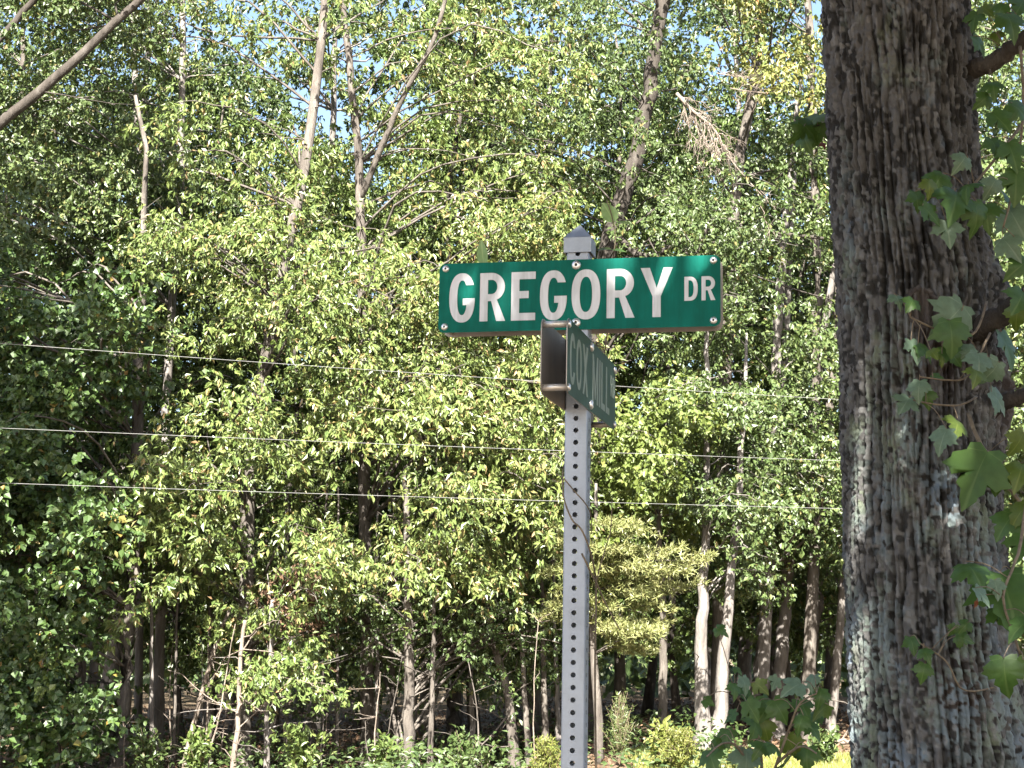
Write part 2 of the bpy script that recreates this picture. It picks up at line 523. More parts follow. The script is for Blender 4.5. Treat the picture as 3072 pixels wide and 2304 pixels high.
# ------------------------------------------------------------------ the wood: front trees, nearest edge about 22 m away
OAK, BROAD, SMALL = M['oak_leaf'], M['broad_leaf'], M['small_leaf']
make_tree('oak_tree', 'tall oak with long bare lit limb, carrying bright drooping boughs left of the sign',
          [(728, 2250), (742, 1800), (762, 1300), (835, 880), (905, 540), (958, 180), (985, -150)], 24.6, 0.135, 0.06, M['bark_grey'],
          [(430, 640, 1150, 1000, -2.4, -0.6, 34, 1.3, 52), (260, 1180, 1150, 1560, -2.8, -0.8, 46, 1.3, 58),
           (380, 1520, 1050, 1780, -2.4, -0.6, 22, 1.2, 50), (400, 1800, 900, 1980, -2.0, -0.4, 8, 1.0, 46),
           (430, -150, 860, 640, -1.6, 0.8, 18, 1.2, 36), (860, -150, 1180, 640, -0.6, 1.6, 17, 1.2, 34)],
          OAK, 11, 0.135, 0.40, tint0=0.50, over=4.0, dead_twigs=14, fall=0.05)
make_tree('oak_tree', 'forked oak with two steep pale limbs against the sky gap above the sign',
          [(1105, 2235), (1098, 1700), (1090, 1150), (1085, 820), (1078, 560), (1062, 330), (1030, 0)], 25.4, 0.12, 0.05, M['bark_grey'],
          [(1000, 1000, 1720, 1300, -3.4, -1.4, 34, 1.3, 58), (1050, 1280, 1720, 1560, -3.2, -1.4, 32, 1.3, 58), (950, 1540, 1700, 1720, -3.0, -1.0, 24, 1.2, 54),
           (1260, 560, 1740, 980, -2.6, -0.6, 28, 1.2, 48), (1300, -200, 1700, 520, -1.6, 1.0, 26, 1.2, 38)],
          OAK, 12, 0.14, 0.38, tint0=0.56, over=4.0, extra_limbs=[([(1080, 600, 0), (1150, 430, -.2), (1215, 280, -.4), (1300, 120, -.6), (1350, -60, -.8)], 0.055, 0.03)],
          dead_twigs=10, fall=0.07)
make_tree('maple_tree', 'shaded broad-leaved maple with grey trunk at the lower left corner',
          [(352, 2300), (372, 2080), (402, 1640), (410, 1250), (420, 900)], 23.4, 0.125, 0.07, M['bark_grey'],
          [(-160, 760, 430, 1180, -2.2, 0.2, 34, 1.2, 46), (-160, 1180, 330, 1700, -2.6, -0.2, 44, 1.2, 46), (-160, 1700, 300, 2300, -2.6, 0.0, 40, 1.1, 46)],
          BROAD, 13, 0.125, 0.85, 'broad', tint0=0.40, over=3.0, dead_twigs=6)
make_tree('maple_tree', 'thin maple with sunlit white stem among dark leaves left of the oak',
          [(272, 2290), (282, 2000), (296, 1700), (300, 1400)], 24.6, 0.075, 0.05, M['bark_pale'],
          [(40, 1500, 420, 1760, -2.8, -1.4, 8, 0.9, 34), (0, 1880, 420, 2060, -3.0, -1.4, 9, 0.9, 34)],
          M['lime_leaf'], 14, 0.10, 0.7, 'broad', tint0=0.2, over=1.5, dead_twigs=8)
make_tree('birch_tree', 'slim straight tree with broken pale patches on bark, upper left',
          [(470, 2230), (490, 1500), (500, 1180), (518, 900), (540, 600), (545, 300), (548, -50)], 26.0, 0.085, 0.05, M['bark_pale'],
          [(-120, -200, 620, 300, -2.2, 0.4, 46, 1.1, 44), (-120, 260, 560, 760, -2.2, 0.4, 52, 1.1, 46)],
          SMALL, 15, 0.105, 0.6, 'broad', tint0=0.50, over=4.0, dead_twigs=10, fall=0.06)
make_tree('gum_tree', 'second slim tree with knotted white stem just beside the pale-patched one',
          [(415, 2220), (420, 1500), (425, 1000), (430, 800), (418, 560), (405, 300), (400, 0)], 27.0, 0.07, 0.05, M['bark_pale'],
          [(300, 380, 620, 700, -2.0, 0.5, 14, 1.0, 36)], M['small_leaf'], 16, 0.10, 0.6, 'oval', tint0=0.35, over=4.0, dead_twigs=8)
make_tree('leaning_tree', 'leaning tree whose thick diagonal limb crosses the upper left corner',
          [(-420, 2200), (-330, 1200), (-160, 560), (0, 372), (150, 250), (290, 120), (440, -20), (560, -160)], 22.6, 0.105, 0.05, M['bark_dark'],
          [(-200, -220, 420, 90, -0.8, 0.9, 26, 1.1, 40), (-220, 260, 60, 760, -1.0, 0.8, 14, 1.0, 40)], SMALL, 17, 0.11, 0.62, 'broad', tint0=0.42, over=1.5,
          extra_limbs=[([(-160, 560, 0), (-60, 200, 0.1), (40, 70, 0.2), (130, -30, 0.2)], 0.07, 0.045)], dead_twigs=6)
make_tree('poplar_tree', 'big dark trunk slanting up to the right directly above the sign cap',
          [(1745, 2235), (1770, 1500), (1800, 950), (1832, 700), (1895, 520), (1935, 330), (1965, 150), (2010, -80)], 27.0, 0.18, 0.11, M['bark_dark'],
          [(1660, -200, 1900, 200, -2.2, 0.6, 10, 1.1, 38), (1900, -200, 2150, 260, -0.9, 1.6, 16, 1.1, 40), (1780, 120, 2010, 680, -2.4, -2.2, 12, .9, 34), (1560, 300, 1780, 700, -2.6, 0.4, 12, 1.0, 34), (1880, 250, 2000, 700, 0.3, 1.6, 10, 1.0, 34), (1900, 640, 2500, 1040, -2.4, 0.4, 30, 1.1, 44)],
          SMALL, 18, 0.115, 0.5, 'oval', tint0=0.45, over=4.5,
          extra_limbs=[([(1838, 690, 0), (1935, 775, -.7), (2080, 705, -1.0), (2210, 688, -1.1), (2350, 702, -1.2), (2470, 716, -1.4)], 0.06, 0.025)], dead_twigs=12)
make_tree('poplar_tree', 'straight grey tree behind the hanging dead branch at upper right',
          [(2150, 2200), (2165, 1400), (2190, 900), (2210, 560), (2260, 250), (2300, -60)], 28.5, 0.13, 0.08, M['bark_grey'],
          [(2000, -200, 2520, 220, -3.0, -0.4, 34, 1.1, 44), (1980, 220, 2520, 660, -2.4, 0.2, 32, 1.1, 42)],
          SMALL, 19, 0.115, 0.55, 'oval', tint0=0.50, over=4.0, dead_twigs=16)
make_tree('hickory_tree', 'tree with yellow and orange autumn leaves beside the big trunk, top right',
          [(2425, 2195), (2440, 1500), (2452, 900), (2440, 500), (2430, 100)], 27.5, 0.12, 0.07, M['bark_grey'],
          [(2200, -180, 2560, 240, -2.8, -1.2, 44, 1.0, 46)], M['yellow_leaf'], 20, 0.13, 0.5, 'oval', tint0=0.35, over=3.0, dead_twigs=8)
make_tree('maple_tree', 'bright lime green understory maple to the right of the perforated post',
          [(1985, 2230), (1990, 1900), (1975, 1600), (1960, 1350)], 24.8, 0.07, 0.035, M['bark_grey'],
          [(1780, 1300, 2180, 1620, -1.8, -0.4, 24, 1.0, 46), (1800, 1130, 2120, 1330, -1.8, 0.0, 14, 1.0, 44)],
          M['lime_leaf'], 21, 0.11, 0.7, 'broad', tint0=0.35, dead_twigs=8)
make_tree('maple_tree', 'leafy tree with pale green foliage tiers between the sign and the big trunk',
          [(2290, 2195), (2300, 1800), (2320, 1400), (2335, 1000), (2345, 800)], 28.0, 0.12, 0.08, M['bark_pale'],
          [(2120, 980, 2560, 1260, -3.0, -1.0, 30, 1.1, 44), (2100, 1260, 2560, 1620, -3.0, -0.8, 34, 1.1, 44)],
          SMALL, 22, 0.11, 0.62, 'broad', tint0=0.50, over=3.0, dead_twigs=6)
make_tree('double_trunk_tree', 'twin-stemmed tree with sun-dappled bark joined at its foot near the grass',
          [(2112, 2262), (2106, 2120), (2106, 1900), (2112, 1700), (2118, 1400), (2120, 1000)], 24.4, 0.125, 0.03, M['bark_pale'],
          [(2000, 1560, 2290, 1740, -0.8, 0.3, 13, 0.9, 46), (1990, 1020, 2330, 1560, -1.2, 0.1, 32, 1.0, 46), (2000, 500, 2360, 1020, -1.2, 0.3, 18, 1.0, 40)], SMALL, 23, 0.10, 0.6, 'broad', tint0=0.45, over=1.2,
          extra_limbs=[([(2140, 2275, -0.05), (2162, 2120, 0), (2176, 1950, 0), (2192, 1780, 0), (2215, 1500, 0.1), (2230, 1250, 0.4), (2240, 1000, 0.8)], 0.12, 0.02)], dead_twigs=8)
make_tree('ash_tree', 'pale trunk with sunlit right side, first one right of the twin stems',
          [(2262, 2180), (2280, 1980), (2300, 1760), (2318, 1500)], 29.5, 0.115, 0.10, M['bark_pale'], [], SMALL, 24, over=6)
make_tree('ash_tree', 'pale straight trunk, second one right of the twin stems',
          [(2328, 2180), (2345, 1960), (2360, 1760), (2390, 1500)], 29.0, 0.125, 0.10, M['bark_pale'],
          [(2250, 1500, 2520, 1720, -1.5, -0.2, 12, 1.0, 40)], SMALL, 25, 0.11, 0.6, 'broad', over=6)
make_tree('ash_tree', 'grey trunk in shade, third one right of the twin stems',
          [(2408, 2165), (2430, 1960), (2452, 1760), (2468, 1500)], 30.5, 0.14, 0.11, M['bark_grey'], [], SMALL, 26, over=6)
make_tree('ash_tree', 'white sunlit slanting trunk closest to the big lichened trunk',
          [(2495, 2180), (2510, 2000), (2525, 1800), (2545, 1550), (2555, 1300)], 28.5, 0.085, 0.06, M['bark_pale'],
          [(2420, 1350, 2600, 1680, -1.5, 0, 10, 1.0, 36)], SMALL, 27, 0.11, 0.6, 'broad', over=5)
make_tree('hornbeam_tree', 'low dark-leaved tree with lit trunk standing midway between oak and post',
          [(1222, 2290), (1228, 2050), (1226, 1900), (1222, 1700), (1215, 1400)], 23.6, 0.095, 0.04, M['bark_grey'],
          [(900, 1700, 1650, 1960, -0.4, 1.8, 38, 1.1, 44), (850, 1980, 1500, 2080, 0.8, 2.4, 6, 1.0, 36)],
          SMALL, 28, 0.09, 0.55, 'oval', tint0=0.28, dead_twigs=8)
make_tree('dead_snag', 'leaning dead stem with bare side twigs left of the perforated post',
          [(1545, 2290), (1530, 2120), (1490, 1960), (1462, 1820), (1450, 1700)], 24.2, 0.075, 0.03, M['bark_grey'],
          [], SMALL, 29, extra_limbs=[([(1478, 1900, 0), (1420, 1930, -.2), (1370, 1960, -.3)], 0.02, 0.008), ([(1500, 1990, 0), (1560, 1900, .1), (1600, 1820, .1)], 0.018, 0.006),
                                     ([(1535, 2130, 0), (1480, 2200, -.2), (1440, 2240, -.3)], 0.018, 0.006)], dead_twigs=26)
make_tree('oak_tree', 'stout oak in shade with low dim trunk left of the leaning snag',
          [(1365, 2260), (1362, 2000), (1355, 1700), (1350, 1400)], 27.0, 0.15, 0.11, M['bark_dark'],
          [(1150, 1650, 1700, 1950, -1.0, 0.6, 20, 1.2, 40)], OAK, 30, 0.13, 0.42, tint0=0.35, over=6)
make_tree('oak_sapling', 'thin leaning oak sapling with reddish bark under the oak boughs',
          [(560, 2270), (590, 2140), (640, 1960), (690, 1820)], 23.8, 0.045, 0.025, M['dead_wood'],
          [(600, 1900, 900, 2040, -1.2, 0.2, 6, 0.9, 36)], OAK, 31, 0.12, 0.45, tint0=0.35, dead_twigs=8)
make_tree('oak_sapling', 'slim upright oak sapling catching sun, between two oak trunks',
          [(700, 2290), (715, 2150), (720, 1990), (735, 1860)], 22.8, 0.04, 0.025, M['dead_wood'],
          [(700, 1960, 1000, 2060, -1.0, 0.4, 5, 0.9, 36)], OAK, 32, 0.12, 0.45, tint0=0.4, dead_twigs=10)
make_tree('oak_sapling', 'pale thin sapling stem rising left of the hornbeam trunk',
          [(800, 2280), (800, 2120), (812, 1960), (818, 1800)], 23.0, 0.042, 0.025, M['bark_pale'],
          [(780, 1700, 1000, 1860, -0.6, 0.6, 6, 0.9, 30)], M['brown_leaf'], 33, 0.10, 0.4, tint0=0.4, dead_twigs=24)
make_tree('sweetgum_tree', 'leafy tree filling the strip to the right of the big lichened trunk',
          [(3230, 2200), (3220, 1500), (3210, 900), (3200, 300)], 24.0, 0.13, 0.08, M['bark_grey'],
          [(2860, -150, 3200, 420, -1.6, 0.6, 22, 1.1, 42), (2860, 420, 3200, 1200, -2.0, 0.6, 40, 1.1, 46), (2860, 1200, 3200, 2100, -2.0, 0.6, 40, 1.1, 46)],
          SMALL, 34, 0.11, 0.7, 'broad', tint0=0.50, over=3.0)

# slim poles between the big trees, lit in places
rng = np.random.default_rng(37)
ordn = 'first second third fourth fifth sixth seventh eighth ninth tenth eleventh twelfth thirteenth fourteenth fifteenth sixteenth'.split()
for k_, px_ in enumerate([60, 170, 235, 455, 520, 630, 860, 930, 1010, 1130, 1180, 1290, 1420, 1590, 1640, 1680]):
    Yk = rng.uniform(23.4, 26.5); ln_ = rng.normal(0, 28)
    make_tree('pole_tree', 'slim pole-like trunk in the lower wood, %s from the left' % ordn[k_],
              [(px_, 2300), (px_ + .35 * ln_, 2050), (px_ + .6 * ln_, 1800), (px_ + ln_, 1450)], Yk, rng.uniform(.025, .06), rng.uniform(.012, .018),
              [M['bark_pale'], M['bark_grey'], M['bark_grey']][k_ % 3], [(px_ - 140, 1380, px_ + 140, 1800, -.8, 0, 7, .9, 30)], SMALL, 300 + k_, 0.10, 0.5, 'oval', tint0=0.4, group='slim poles in the lower wood', dead_twigs=4, sides=7, over=0.9)

# shade tree standing outside the frame, its high crown shades the left end of the wood
rng = np.random.default_rng(77)
def free_tree(name, label, x, y, h, r0, crown_lo, crown_r, nb, nc, leaf, length, ratio, kind, seed, bark, group=None, tint0=0.4, bl=1.6, top=1.0):
    rng = np.random.default_rng(seed)
    z0 = float(ground_z(x, y)) - 0.05
    S = wander(rng, np.array([x, y, z0]), np.array([x + rng.normal(0, .3), y + rng.normal(0, .3), h]), 16, 0.09)
    r = np.linspace(r0, r0 * 0.2, 16) + r0 * 0.5 * np.exp(-np.linspace(0, h, 16) / 0.4)
    root = empty(name, tuple(S[0])); tag(root, label, 'tree', group)
    wood = MB(); wood.tube(S - S[0], r, 9)
    cr = Crown()
    for i in range(nb):
        z = crown_lo + (h * top - crown_lo) * (i + rng.random()) / nb
        prof = math.sqrt(max(0.08, 1 - ((z - (crown_lo + h) / 2) / ((h - crown_lo) / 2 + .6)) ** 2))
        a = rng.uniform(0, 2 * math.pi); rad = crown_r * prof * math.sqrt(rng.uniform(0.08, 1))
        c = np.array([x + rad * math.cos(a), y + rad * math.sin(a), z])
        k = int(np.argmin(np.abs(S[:, 2] - (z - 0.35 * rad)))); s0 = S[k]
        o_ = np.array([math.cos(a), math.sin(a), 0])
        cr.add(*spray(rng, c, o_, bl * rng.uniform(.7, 1.3), bl * rng.uniform(.5, .9), 0.15, nc, 0.25))
        if rng.random() < .4: continue
        bp = spline(np.array([s0, s0 + (c - s0) * 0.5 + np.array([0, 0, .1 * rad]) + rng.normal(0, .09 * rad, 3), c, c + o_ * bl * .4 + np.array([0, 0, -.1])]), 7)
        wood.tube(bumpy(rng, bp, 0.03) - S[0], np.linspace(min(.4 * r[k], 0.015 + 0.01 * rad), 0.004, 7), 4, False)
    mobj('trunk', wood.mesh('trunk', bark, True), root)
    mobj('crown', cr.build(rng, 'crown', S[0], length, ratio, leaf, kind, tint0, 0.15, 0.02), root)
    return root


free_tree('shade_tree', 'tall broad-crowned tree standing left of the view, shading the wood edge', -8.3, 14.0, 16.0, 0.22, 5.2, 3.2, 46, 32, BROAD, 0.24, 0.8, 'broad', 41, M['bark_grey'], None, bl=1.8)

# trees deeper in the wood: three kinds, copied
protos = []
for i, (h, r0, lo, cr_, lf) in enumerate([(15.0, 0.12, 2.6, 2.4, SMALL), (13.5, 0.09, 1.8, 2.1, OAK), (16.0, 0.14, 3.4, 2.6, SMALL), (12.0, 0.075, 1.5, 1.9, OAK)]):
    protos.append(free_tree('forest_tree', 'slender tree standing deeper in the shaded wood', 0, 0, h, r0, lo, cr_, 120, 42, lf, 0.115, 0.5, 'fold', 50 + i,
                            [M['bark_grey'], M['bark_dark'], M['bark_pale'], M['bark_grey']][i], 'trees deeper in the wood', bl=1.3, tint0=.32))


def copy_tree(root, loc, rz, s):
    r = root.copy(); C.objects.link(r)
    r.location = loc; r.rotation_euler = (0, 0, rz); r.scale = (s, s, s)
    for ch in root.children:
        c = ch.copy(); C.objects.link(c); c.parent = r
    return r


rng = np.random.default_rng(5)
spots = [(-60, 28), (130, 31), (330, 29), (560, 30), (640, 33), (820, 29.5), (960, 33), (1180, 30), (1290, 35), (1440, 29), (1600, 31), (1690, 28.5), (1860, 31),
         (2040, 30), (2230, 34), (2380, 31.5), (2560, 33), (2800, 30), (3050, 33), (3200, 28), (40, 37), (250, 35), (480, 40), (720, 38), (900, 44), (1080, 39), (1370, 41), (1540, 37), (1740, 39), (1940, 37), (2120, 40), (2300, 42), (2480, 38), (2700, 40), (2950, 38)]
behind = ['the lower left corner', 'the sunlit white stem', 'the lower left grey maple', 'the pale-patched slim tree', 'the reddish leaning sapling', 'the long-limbed oak', 'the gap right of the long-limbed oak',
          'the forked oak', 'the lit hornbeam trunk', 'the dim stout oak', 'the leaning snag', 'the post', 'the small pine', 'the lime green maple', 'the first pale ash', 'the third ash trunk',
          'the left edge of the big trunk', 'the big lichened trunk', 'the vine leaves on the big trunk', 'the right edge of the picture']
bark_word = ['grey', 'dark', 'pale', 'grey']
beside = [(-12.5, 25, 'just left of the view'), (-16.5, 28, 'further left of the view'), (-21, 25, 'far left of the view'), (11.5, 24, 'just right of the view'), (15.5, 27, 'further right of the view'), (20, 24, 'far right of the view'),
          (-14, 34, 'behind the trees left of the view'), (14, 35, 'behind the trees right of the view')]
for i, (px, Y) in enumerate(spots):
    p = at(px, 1913, Y)
    z = float(ground_z(p[0], Y))
    pr = protos[i % 4]
    if i < 4:
        t = pr; pr.location = (p[0], Y, z - 0.05); pr.rotation_euler = (0, 0, rng.uniform(0, 6.28))
    else:
        t = copy_tree(pr, (p[0], Y, z - 0.05), rng.uniform(0, 6.28), rng.uniform(0.8, 1.1))
    near = behind[i] if i < 20 else behind[int(np.argmin([abs(px - q) for q, _ in spots[:20]]))]
    t['label'] = ('slender %s-barked tree deeper in the wood behind ' % bark_word[i % 4] if i < 20 else 'far %s-barked tree at the back, beyond ' % bark_word[i % 4]) + near

for i, (bx_, by_, wd) in enumerate(beside):
    t = copy_tree(protos[i % 4], (bx_, by_, float(ground_z(bx_, by_)) - .05), rng.uniform(0, 6.28), rng.uniform(.95, 1.2))
    t['label'] = 'leafy %s-barked tree of the wood edge standing %s' % (bark_word[i % 4], wd)

# the wood beyond, one mass of leaves and stems
rng = np.random.default_rng(8)
n = 60000
X = rng.uniform(-34, 34, n); Yy = 47 + 40 * rng.random(n) ** 1.4
Hm = 6.0 + 3.5 * vnoise(X * 0.35 + 40, Yy * 0.1, 9)
P = np.stack([X, Yy, np.abs(rng.random(n) ** 1.3) * Hm + 0.1], -1)
D = unit(rng.normal(0, 1, (n, 3)) + np.array([0, 0, -.4])); N = unit(LIGHT_BIAS + rng.normal(0, .5, (n, 3)))
o = mobj('distant_woods', leaves_mesh('distant_woods', P, D, N, rng.uniform(.3, .55, n), rng.uniform(.25, .4, n), np.clip(rng.normal(.4, .2, n), 0, .9), SMALL, 'diamond'))
tag(o, 'dim mass of leaves far back in the wood', 'woods', None, 'stuff')

# ------------------------------------------------------------------ the big lichened trunk at the right
TY = 4.75
ys = np.array([-700, -350, 0, 350, 700, 860, 1000, 1150, 1400, 1700, 2000, 2304, 2700, 3500, 3913])
lx = np.array([2430, 2447, 2463, 2485, 2508, 2516, 2522, 2528, 2536, 2545, 2558, 2574, 2590, 2600, 2560])
rx = np.array([2870, 2885, 2902, 2918, 2945, 2985, 2975, 2975, 2985, 3000, 3030, 3078, 3110, 3160, 3260])
NT, NZ = 420, 620
yy = np.concatenate([np.linspace(-700, -60, 40, endpoint=False), np.linspace(-60, 2370, NZ - 80), np.linspace(2390, 3913, 40)])
def samp(v): 
    return np.interp(yy, ys, np.convolve(np.pad(v, 1, 'edge'), [.12, .76, .12], 'valid'))
L_, R_ = samp(lx), samp(rx)
cen = np.array([at(0.5 * (a + b), y, TY) for a, b, y in zip(L_, R_, yy)])
rad = 0.5 * (R_ - L_) / FPX * TY * 1.01
g0 = float(cen[-1, 2])
cen[:, 2] -= np.linspace(0, 1, len(yy)) ** 3 * (cen[-1, 2] + 0.05)
th = np.concatenate([np.linspace(math.pi, 2 * math.pi, 360, endpoint=False), 2 * math.pi + np.linspace(0, math.pi, 60, endpoint=False)])
TH, ZZ = np.meshgrid(th, cen[:, 2])
RR = np.repeat(rad[:, None], NT, 1)
u = TH / (2 * math.pi)
wx = 0.7 * (vnoise(u * 10, ZZ * 4.0, 21, 10) - 0.5) + 0.45 * (vnoise(u * 22, ZZ * 16, 22, 22) - 0.5)
wz = 0.5 * (vnoise(u * 12, ZZ * 5, 23, 12) - 0.5)


def ridged(fu, fz, seed, warp=1.0):
    a = vnoise(u * fu + wx * warp * fu / 40.0, (ZZ + wz * 0.2) * fz, seed, fu)
    return 1 - np.abs(2 * a - 1)


def furrow(fu, fz, seed, warp, sharp):
    a = vnoise(u * fu + wx * warp * fu / 40.0, (ZZ + wz * 0.2) * fz, seed, fu)
    return np.minimum(1.0, np.abs(2 * a - 1) * sharp)


f3 = furrow(60, 40, 38, 0.8, 3.5); f4 = vnoise(u * 230, ZZ * 120, 39, 230)


def ribs(N_, wob, fz, seed):
    ph = 2 * math.pi * u * N_ + wob * (vnoise(u * N_ / 3, ZZ * fz, seed, max(1, N_ // 3)) - .5) + .6 * wob * (vnoise(u * N_, ZZ * fz * 3, seed + 1, N_) - .5)
    return np.abs(np.sin(ph / 2)) ** 0.55


keep1 = np.clip(vnoise(u * 40, ZZ * 7, 71, 40) * 2.2 - .35, 0, 1); keep2 = np.clip(vnoise(u * 50, ZZ * 9, 72, 50) * 2.4 - .7, 0, 1)
g1 = 1 - keep1 * (1 - ribs(51, 6.5, 2.6, 73)); g2 = 1 - keep2 * (1 - ribs(90, 6.0, 4.0, 75))
crack = 1 - np.clip(1 - np.abs(vnoise(u * 70, ZZ * 26, 77, 70) - .5) * 9, 0, 1) * np.clip(vnoise(u * 30, ZZ * 14, 78, 30) * 2 - .6, 0, 1)
r2 = g2; r3 = vnoise(u * 150, ZZ * 55, 33, 150); r4 = vnoise(u * 75, ZZ * 34, 34, 75)
h = 0.85 * g1 + 0.35 * g2 + 0.28 * crack + 0.12 * f3 + 0.12 * r4 + 0.2 * r3 + 0.22 * f4 - 1.6
disp = 0.036 * h
# burl, cut branch scar and branch collars
def blob(px, py, su, sz, amp):
    p = at(px, py, TY); cz = p[2]
    k = np.argmin(np.abs(cen[:, 2] - cz)); xx = np.clip((p[0] - cen[k, 0]) / rad[k], -0.98, 0.98)
    t0 = -math.acos(xx) % (2 * math.pi)                 # camera-facing side (y < 0)
    dth = np.angle(np.exp(1j * (TH - t0))) * rad[k]
    return amp * np.exp(-(dth / su) ** 2 - ((ZZ - cz) / sz) ** 2)
disp = disp + blob(2715, 985, 0.085, 0.09, 0.012) + blob(2740, 1110, 0.10, 0.05, 0.016)
disp = disp + blob(2935, 200, 0.05, 0.06, 0.03) + blob(2990, 900, 0.08, 0.10, 0.035) + blob(2990, 1190, 0.08, 0.13, 0.04) + blob(2800, 2080, 0.06, 0.06, 0.018)
rough_zone = np.clip(blob(2760, 1090, 0.11, 0.10, 1.0) + blob(2990, 1200, .09, .14, 1.0) + blob(2830, 2070, .09, .08, 1.0), 0, 1)
disp = disp + rough_zone * 0.018 * (ridged(60, 60, 36, 0.6) - 0.5)
Rr = RR + disp
V = np.stack([cen[:, 0:1] + Rr * np.cos(TH), cen[:, 1:2] + Rr * np.sin(TH), ZZ], -1)
# lichen: patches with their own outlines, mostly on the side that faces the road
lz = np.interp(ZZ, [at(2600, 2304, TY)[2], at(2600, 1500, TY)[2], at(2600, 1100, TY)[2], at(2600, 760, TY)[2], at(2600, 0, TY)[2]], [0.66, 0.64, 0.53, 0.37, 0.31])
side = np.cos(TH - R(240)) * 0.5 + 0.5
lm = 0.55 * vnoise(u * 16, ZZ * 5, 41, 16) + 0.45 * vnoise(u * 44, ZZ * 16, 42, 44)
fine = 0.55 * vnoise(u * 170, ZZ * 105, 43, 170) + 0.45 * vnoise(u * 90, ZZ * 52, 44, 90)
lich = np.clip((lm * 0.75 + lz * 0.75 * side ** 0.7 - 0.68) * 4, 0, 1) * np.clip((fine + 0.22 * (h + .6) - 0.56) * 13, 0, 1)
spots_ = np.clip((vnoise(u * 110, ZZ * 60, 45, 110) - 0.74) * 14, 0, 1) * np.clip((h + 0.55) * 4, 0, 1)  # pale lichen flecks kept to ridge tops, painting furrow shade by contrast
scar = np.clip(blob(2712, 968, 0.04, 0.055, 1.6) - 0.55, 0, 1)[..., None] * 2
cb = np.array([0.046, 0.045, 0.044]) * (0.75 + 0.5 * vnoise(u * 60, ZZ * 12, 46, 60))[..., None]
worn_crest_light = np.clip((vnoise(u * 90, ZZ * 22, 48, 90) * .6 + vnoise(u * 160, ZZ * 60, 49, 160) * .4 + .25 * h - .44) * 8, 0, 1)[..., None]   # weathered grey flakes on ridge crests; dark base left between paints the furrow shade
cb = cb * (1 - worn_crest_light) + np.array([0.145, 0.142, 0.139]) * worn_crest_light
cb = cb * (1 - 0.5 * rough_zone[..., None]) + np.array([0.10, 0.062, 0.045]) * 0.5 * rough_zone[..., None]
lc = np.array([0.225, 0.27, 0.262]) + (vnoise(u * 26, ZZ * 9, 47, 26)[..., None] - 0.5) * np.array([-0.02, 0.0, 0.16])
col = cb * (1 - lich[..., None]) + lc * lich[..., None]
col = col * (1 - 0.65 * spots_[..., None]) + np.array([0.27, 0.27, 0.265]) * 0.65 * spots_[..., None]
scar = np.clip(scar, 0, 1)
col = col * (1 - scar) + np.array([0.12, 0.10, 0.09]) * scar
m, nt, b = new_mat('lichened_bark')
at_ = nt.nodes.new('ShaderNodeAttribute'); at_.attribute_name = 'bark_colour'
nt.links.new(at_.outputs['Color'], b.inputs['Base Color'])
b.inputs['Roughness'].default_value = 0.92; b.inputs['Specular IOR Level'].default_value = 0.2
n_ = tex_noise(nt, 130.0, 5, 0.7, 'Object', (1, 1, 0.5)); bump(nt, b, n_.outputs[0], 1.0, 0.012)
M['lichen_bark'] = m
nz = len(yy)
idx = np.arange(nz * NT).reshape(nz, NT); j = (np.arange(NT) + 1) % NT
F = np.stack([idx[:-1], idx[1:], idx[1:][:, j], idx[:-1][:, j]], -1).reshape(-1, 4)
base = np.array([cen[-1, 0], cen[-1, 1], 0.0])
big = empty('maple_tree', tuple(base))
tag(big, 'big near trunk with furrowed bark and blue-grey lichen at the right', 'tree')
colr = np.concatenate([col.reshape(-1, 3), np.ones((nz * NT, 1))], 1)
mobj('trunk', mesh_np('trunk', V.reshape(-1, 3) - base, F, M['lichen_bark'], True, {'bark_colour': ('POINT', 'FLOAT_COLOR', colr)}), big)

# healed cut where a limb was sawn off
cs = at(2712, 968, TY); ks = int(np.argmin(np.abs(cen[:, 2] - cs[2]))); dx = np.clip((cs[0] - cen[ks, 0]) / rad[ks], -.95, .95)
nrm_ = np.array([dx, -math.sqrt(1 - dx * dx), 0.0]); tx_ = np.array([-nrm_[1], nrm_[0], 0.0])
c0 = np.array([cen[ks, 0], cen[ks, 1], cs[2]]) + nrm_ * (rad[ks] + .012)
mbk = MB(); aa = np.linspace(0, 2 * math.pi, 40, endpoint=False); rgk = np.random.default_rng(4)
prof = [(1.55, -.030), (1.35, -.004), (1.14, .006), (1.0, .002), (.93, -.008), (.5, -.010), (.02, -.011)]
wob_ = 1 + .05 * np.sin(aa * 3 + 1) + rgk.normal(0, .02, 40)
Vk = np.concatenate([c0 + tx_ * (.036 * p * wob_ * np.cos(aa))[:, None] + np.array([0, 0, 1.0]) * (.047 * p * wob_ * np.sin(aa))[:, None] + nrm_ * (z + rgk.normal(0, .0015, 40) * (p > .9))[:, None] for p, z in prof])
qk = np.arange(40); qn = (qk + 1) % 40
mbk.add(Vk - base, np.concatenate([np.stack([qk + 40 * i, qn + 40 * i, qn + 40 * i + 40, qk + 40 * i + 40], -1) for i in range(len(prof) - 1)]))
mobj('branch_scar', mbk.mesh('branch_scar', bark_mat('scar_wood', (0.06, .05, .045), (.10, .085, .078), (.14, .125, .115), 30.0), True), big)

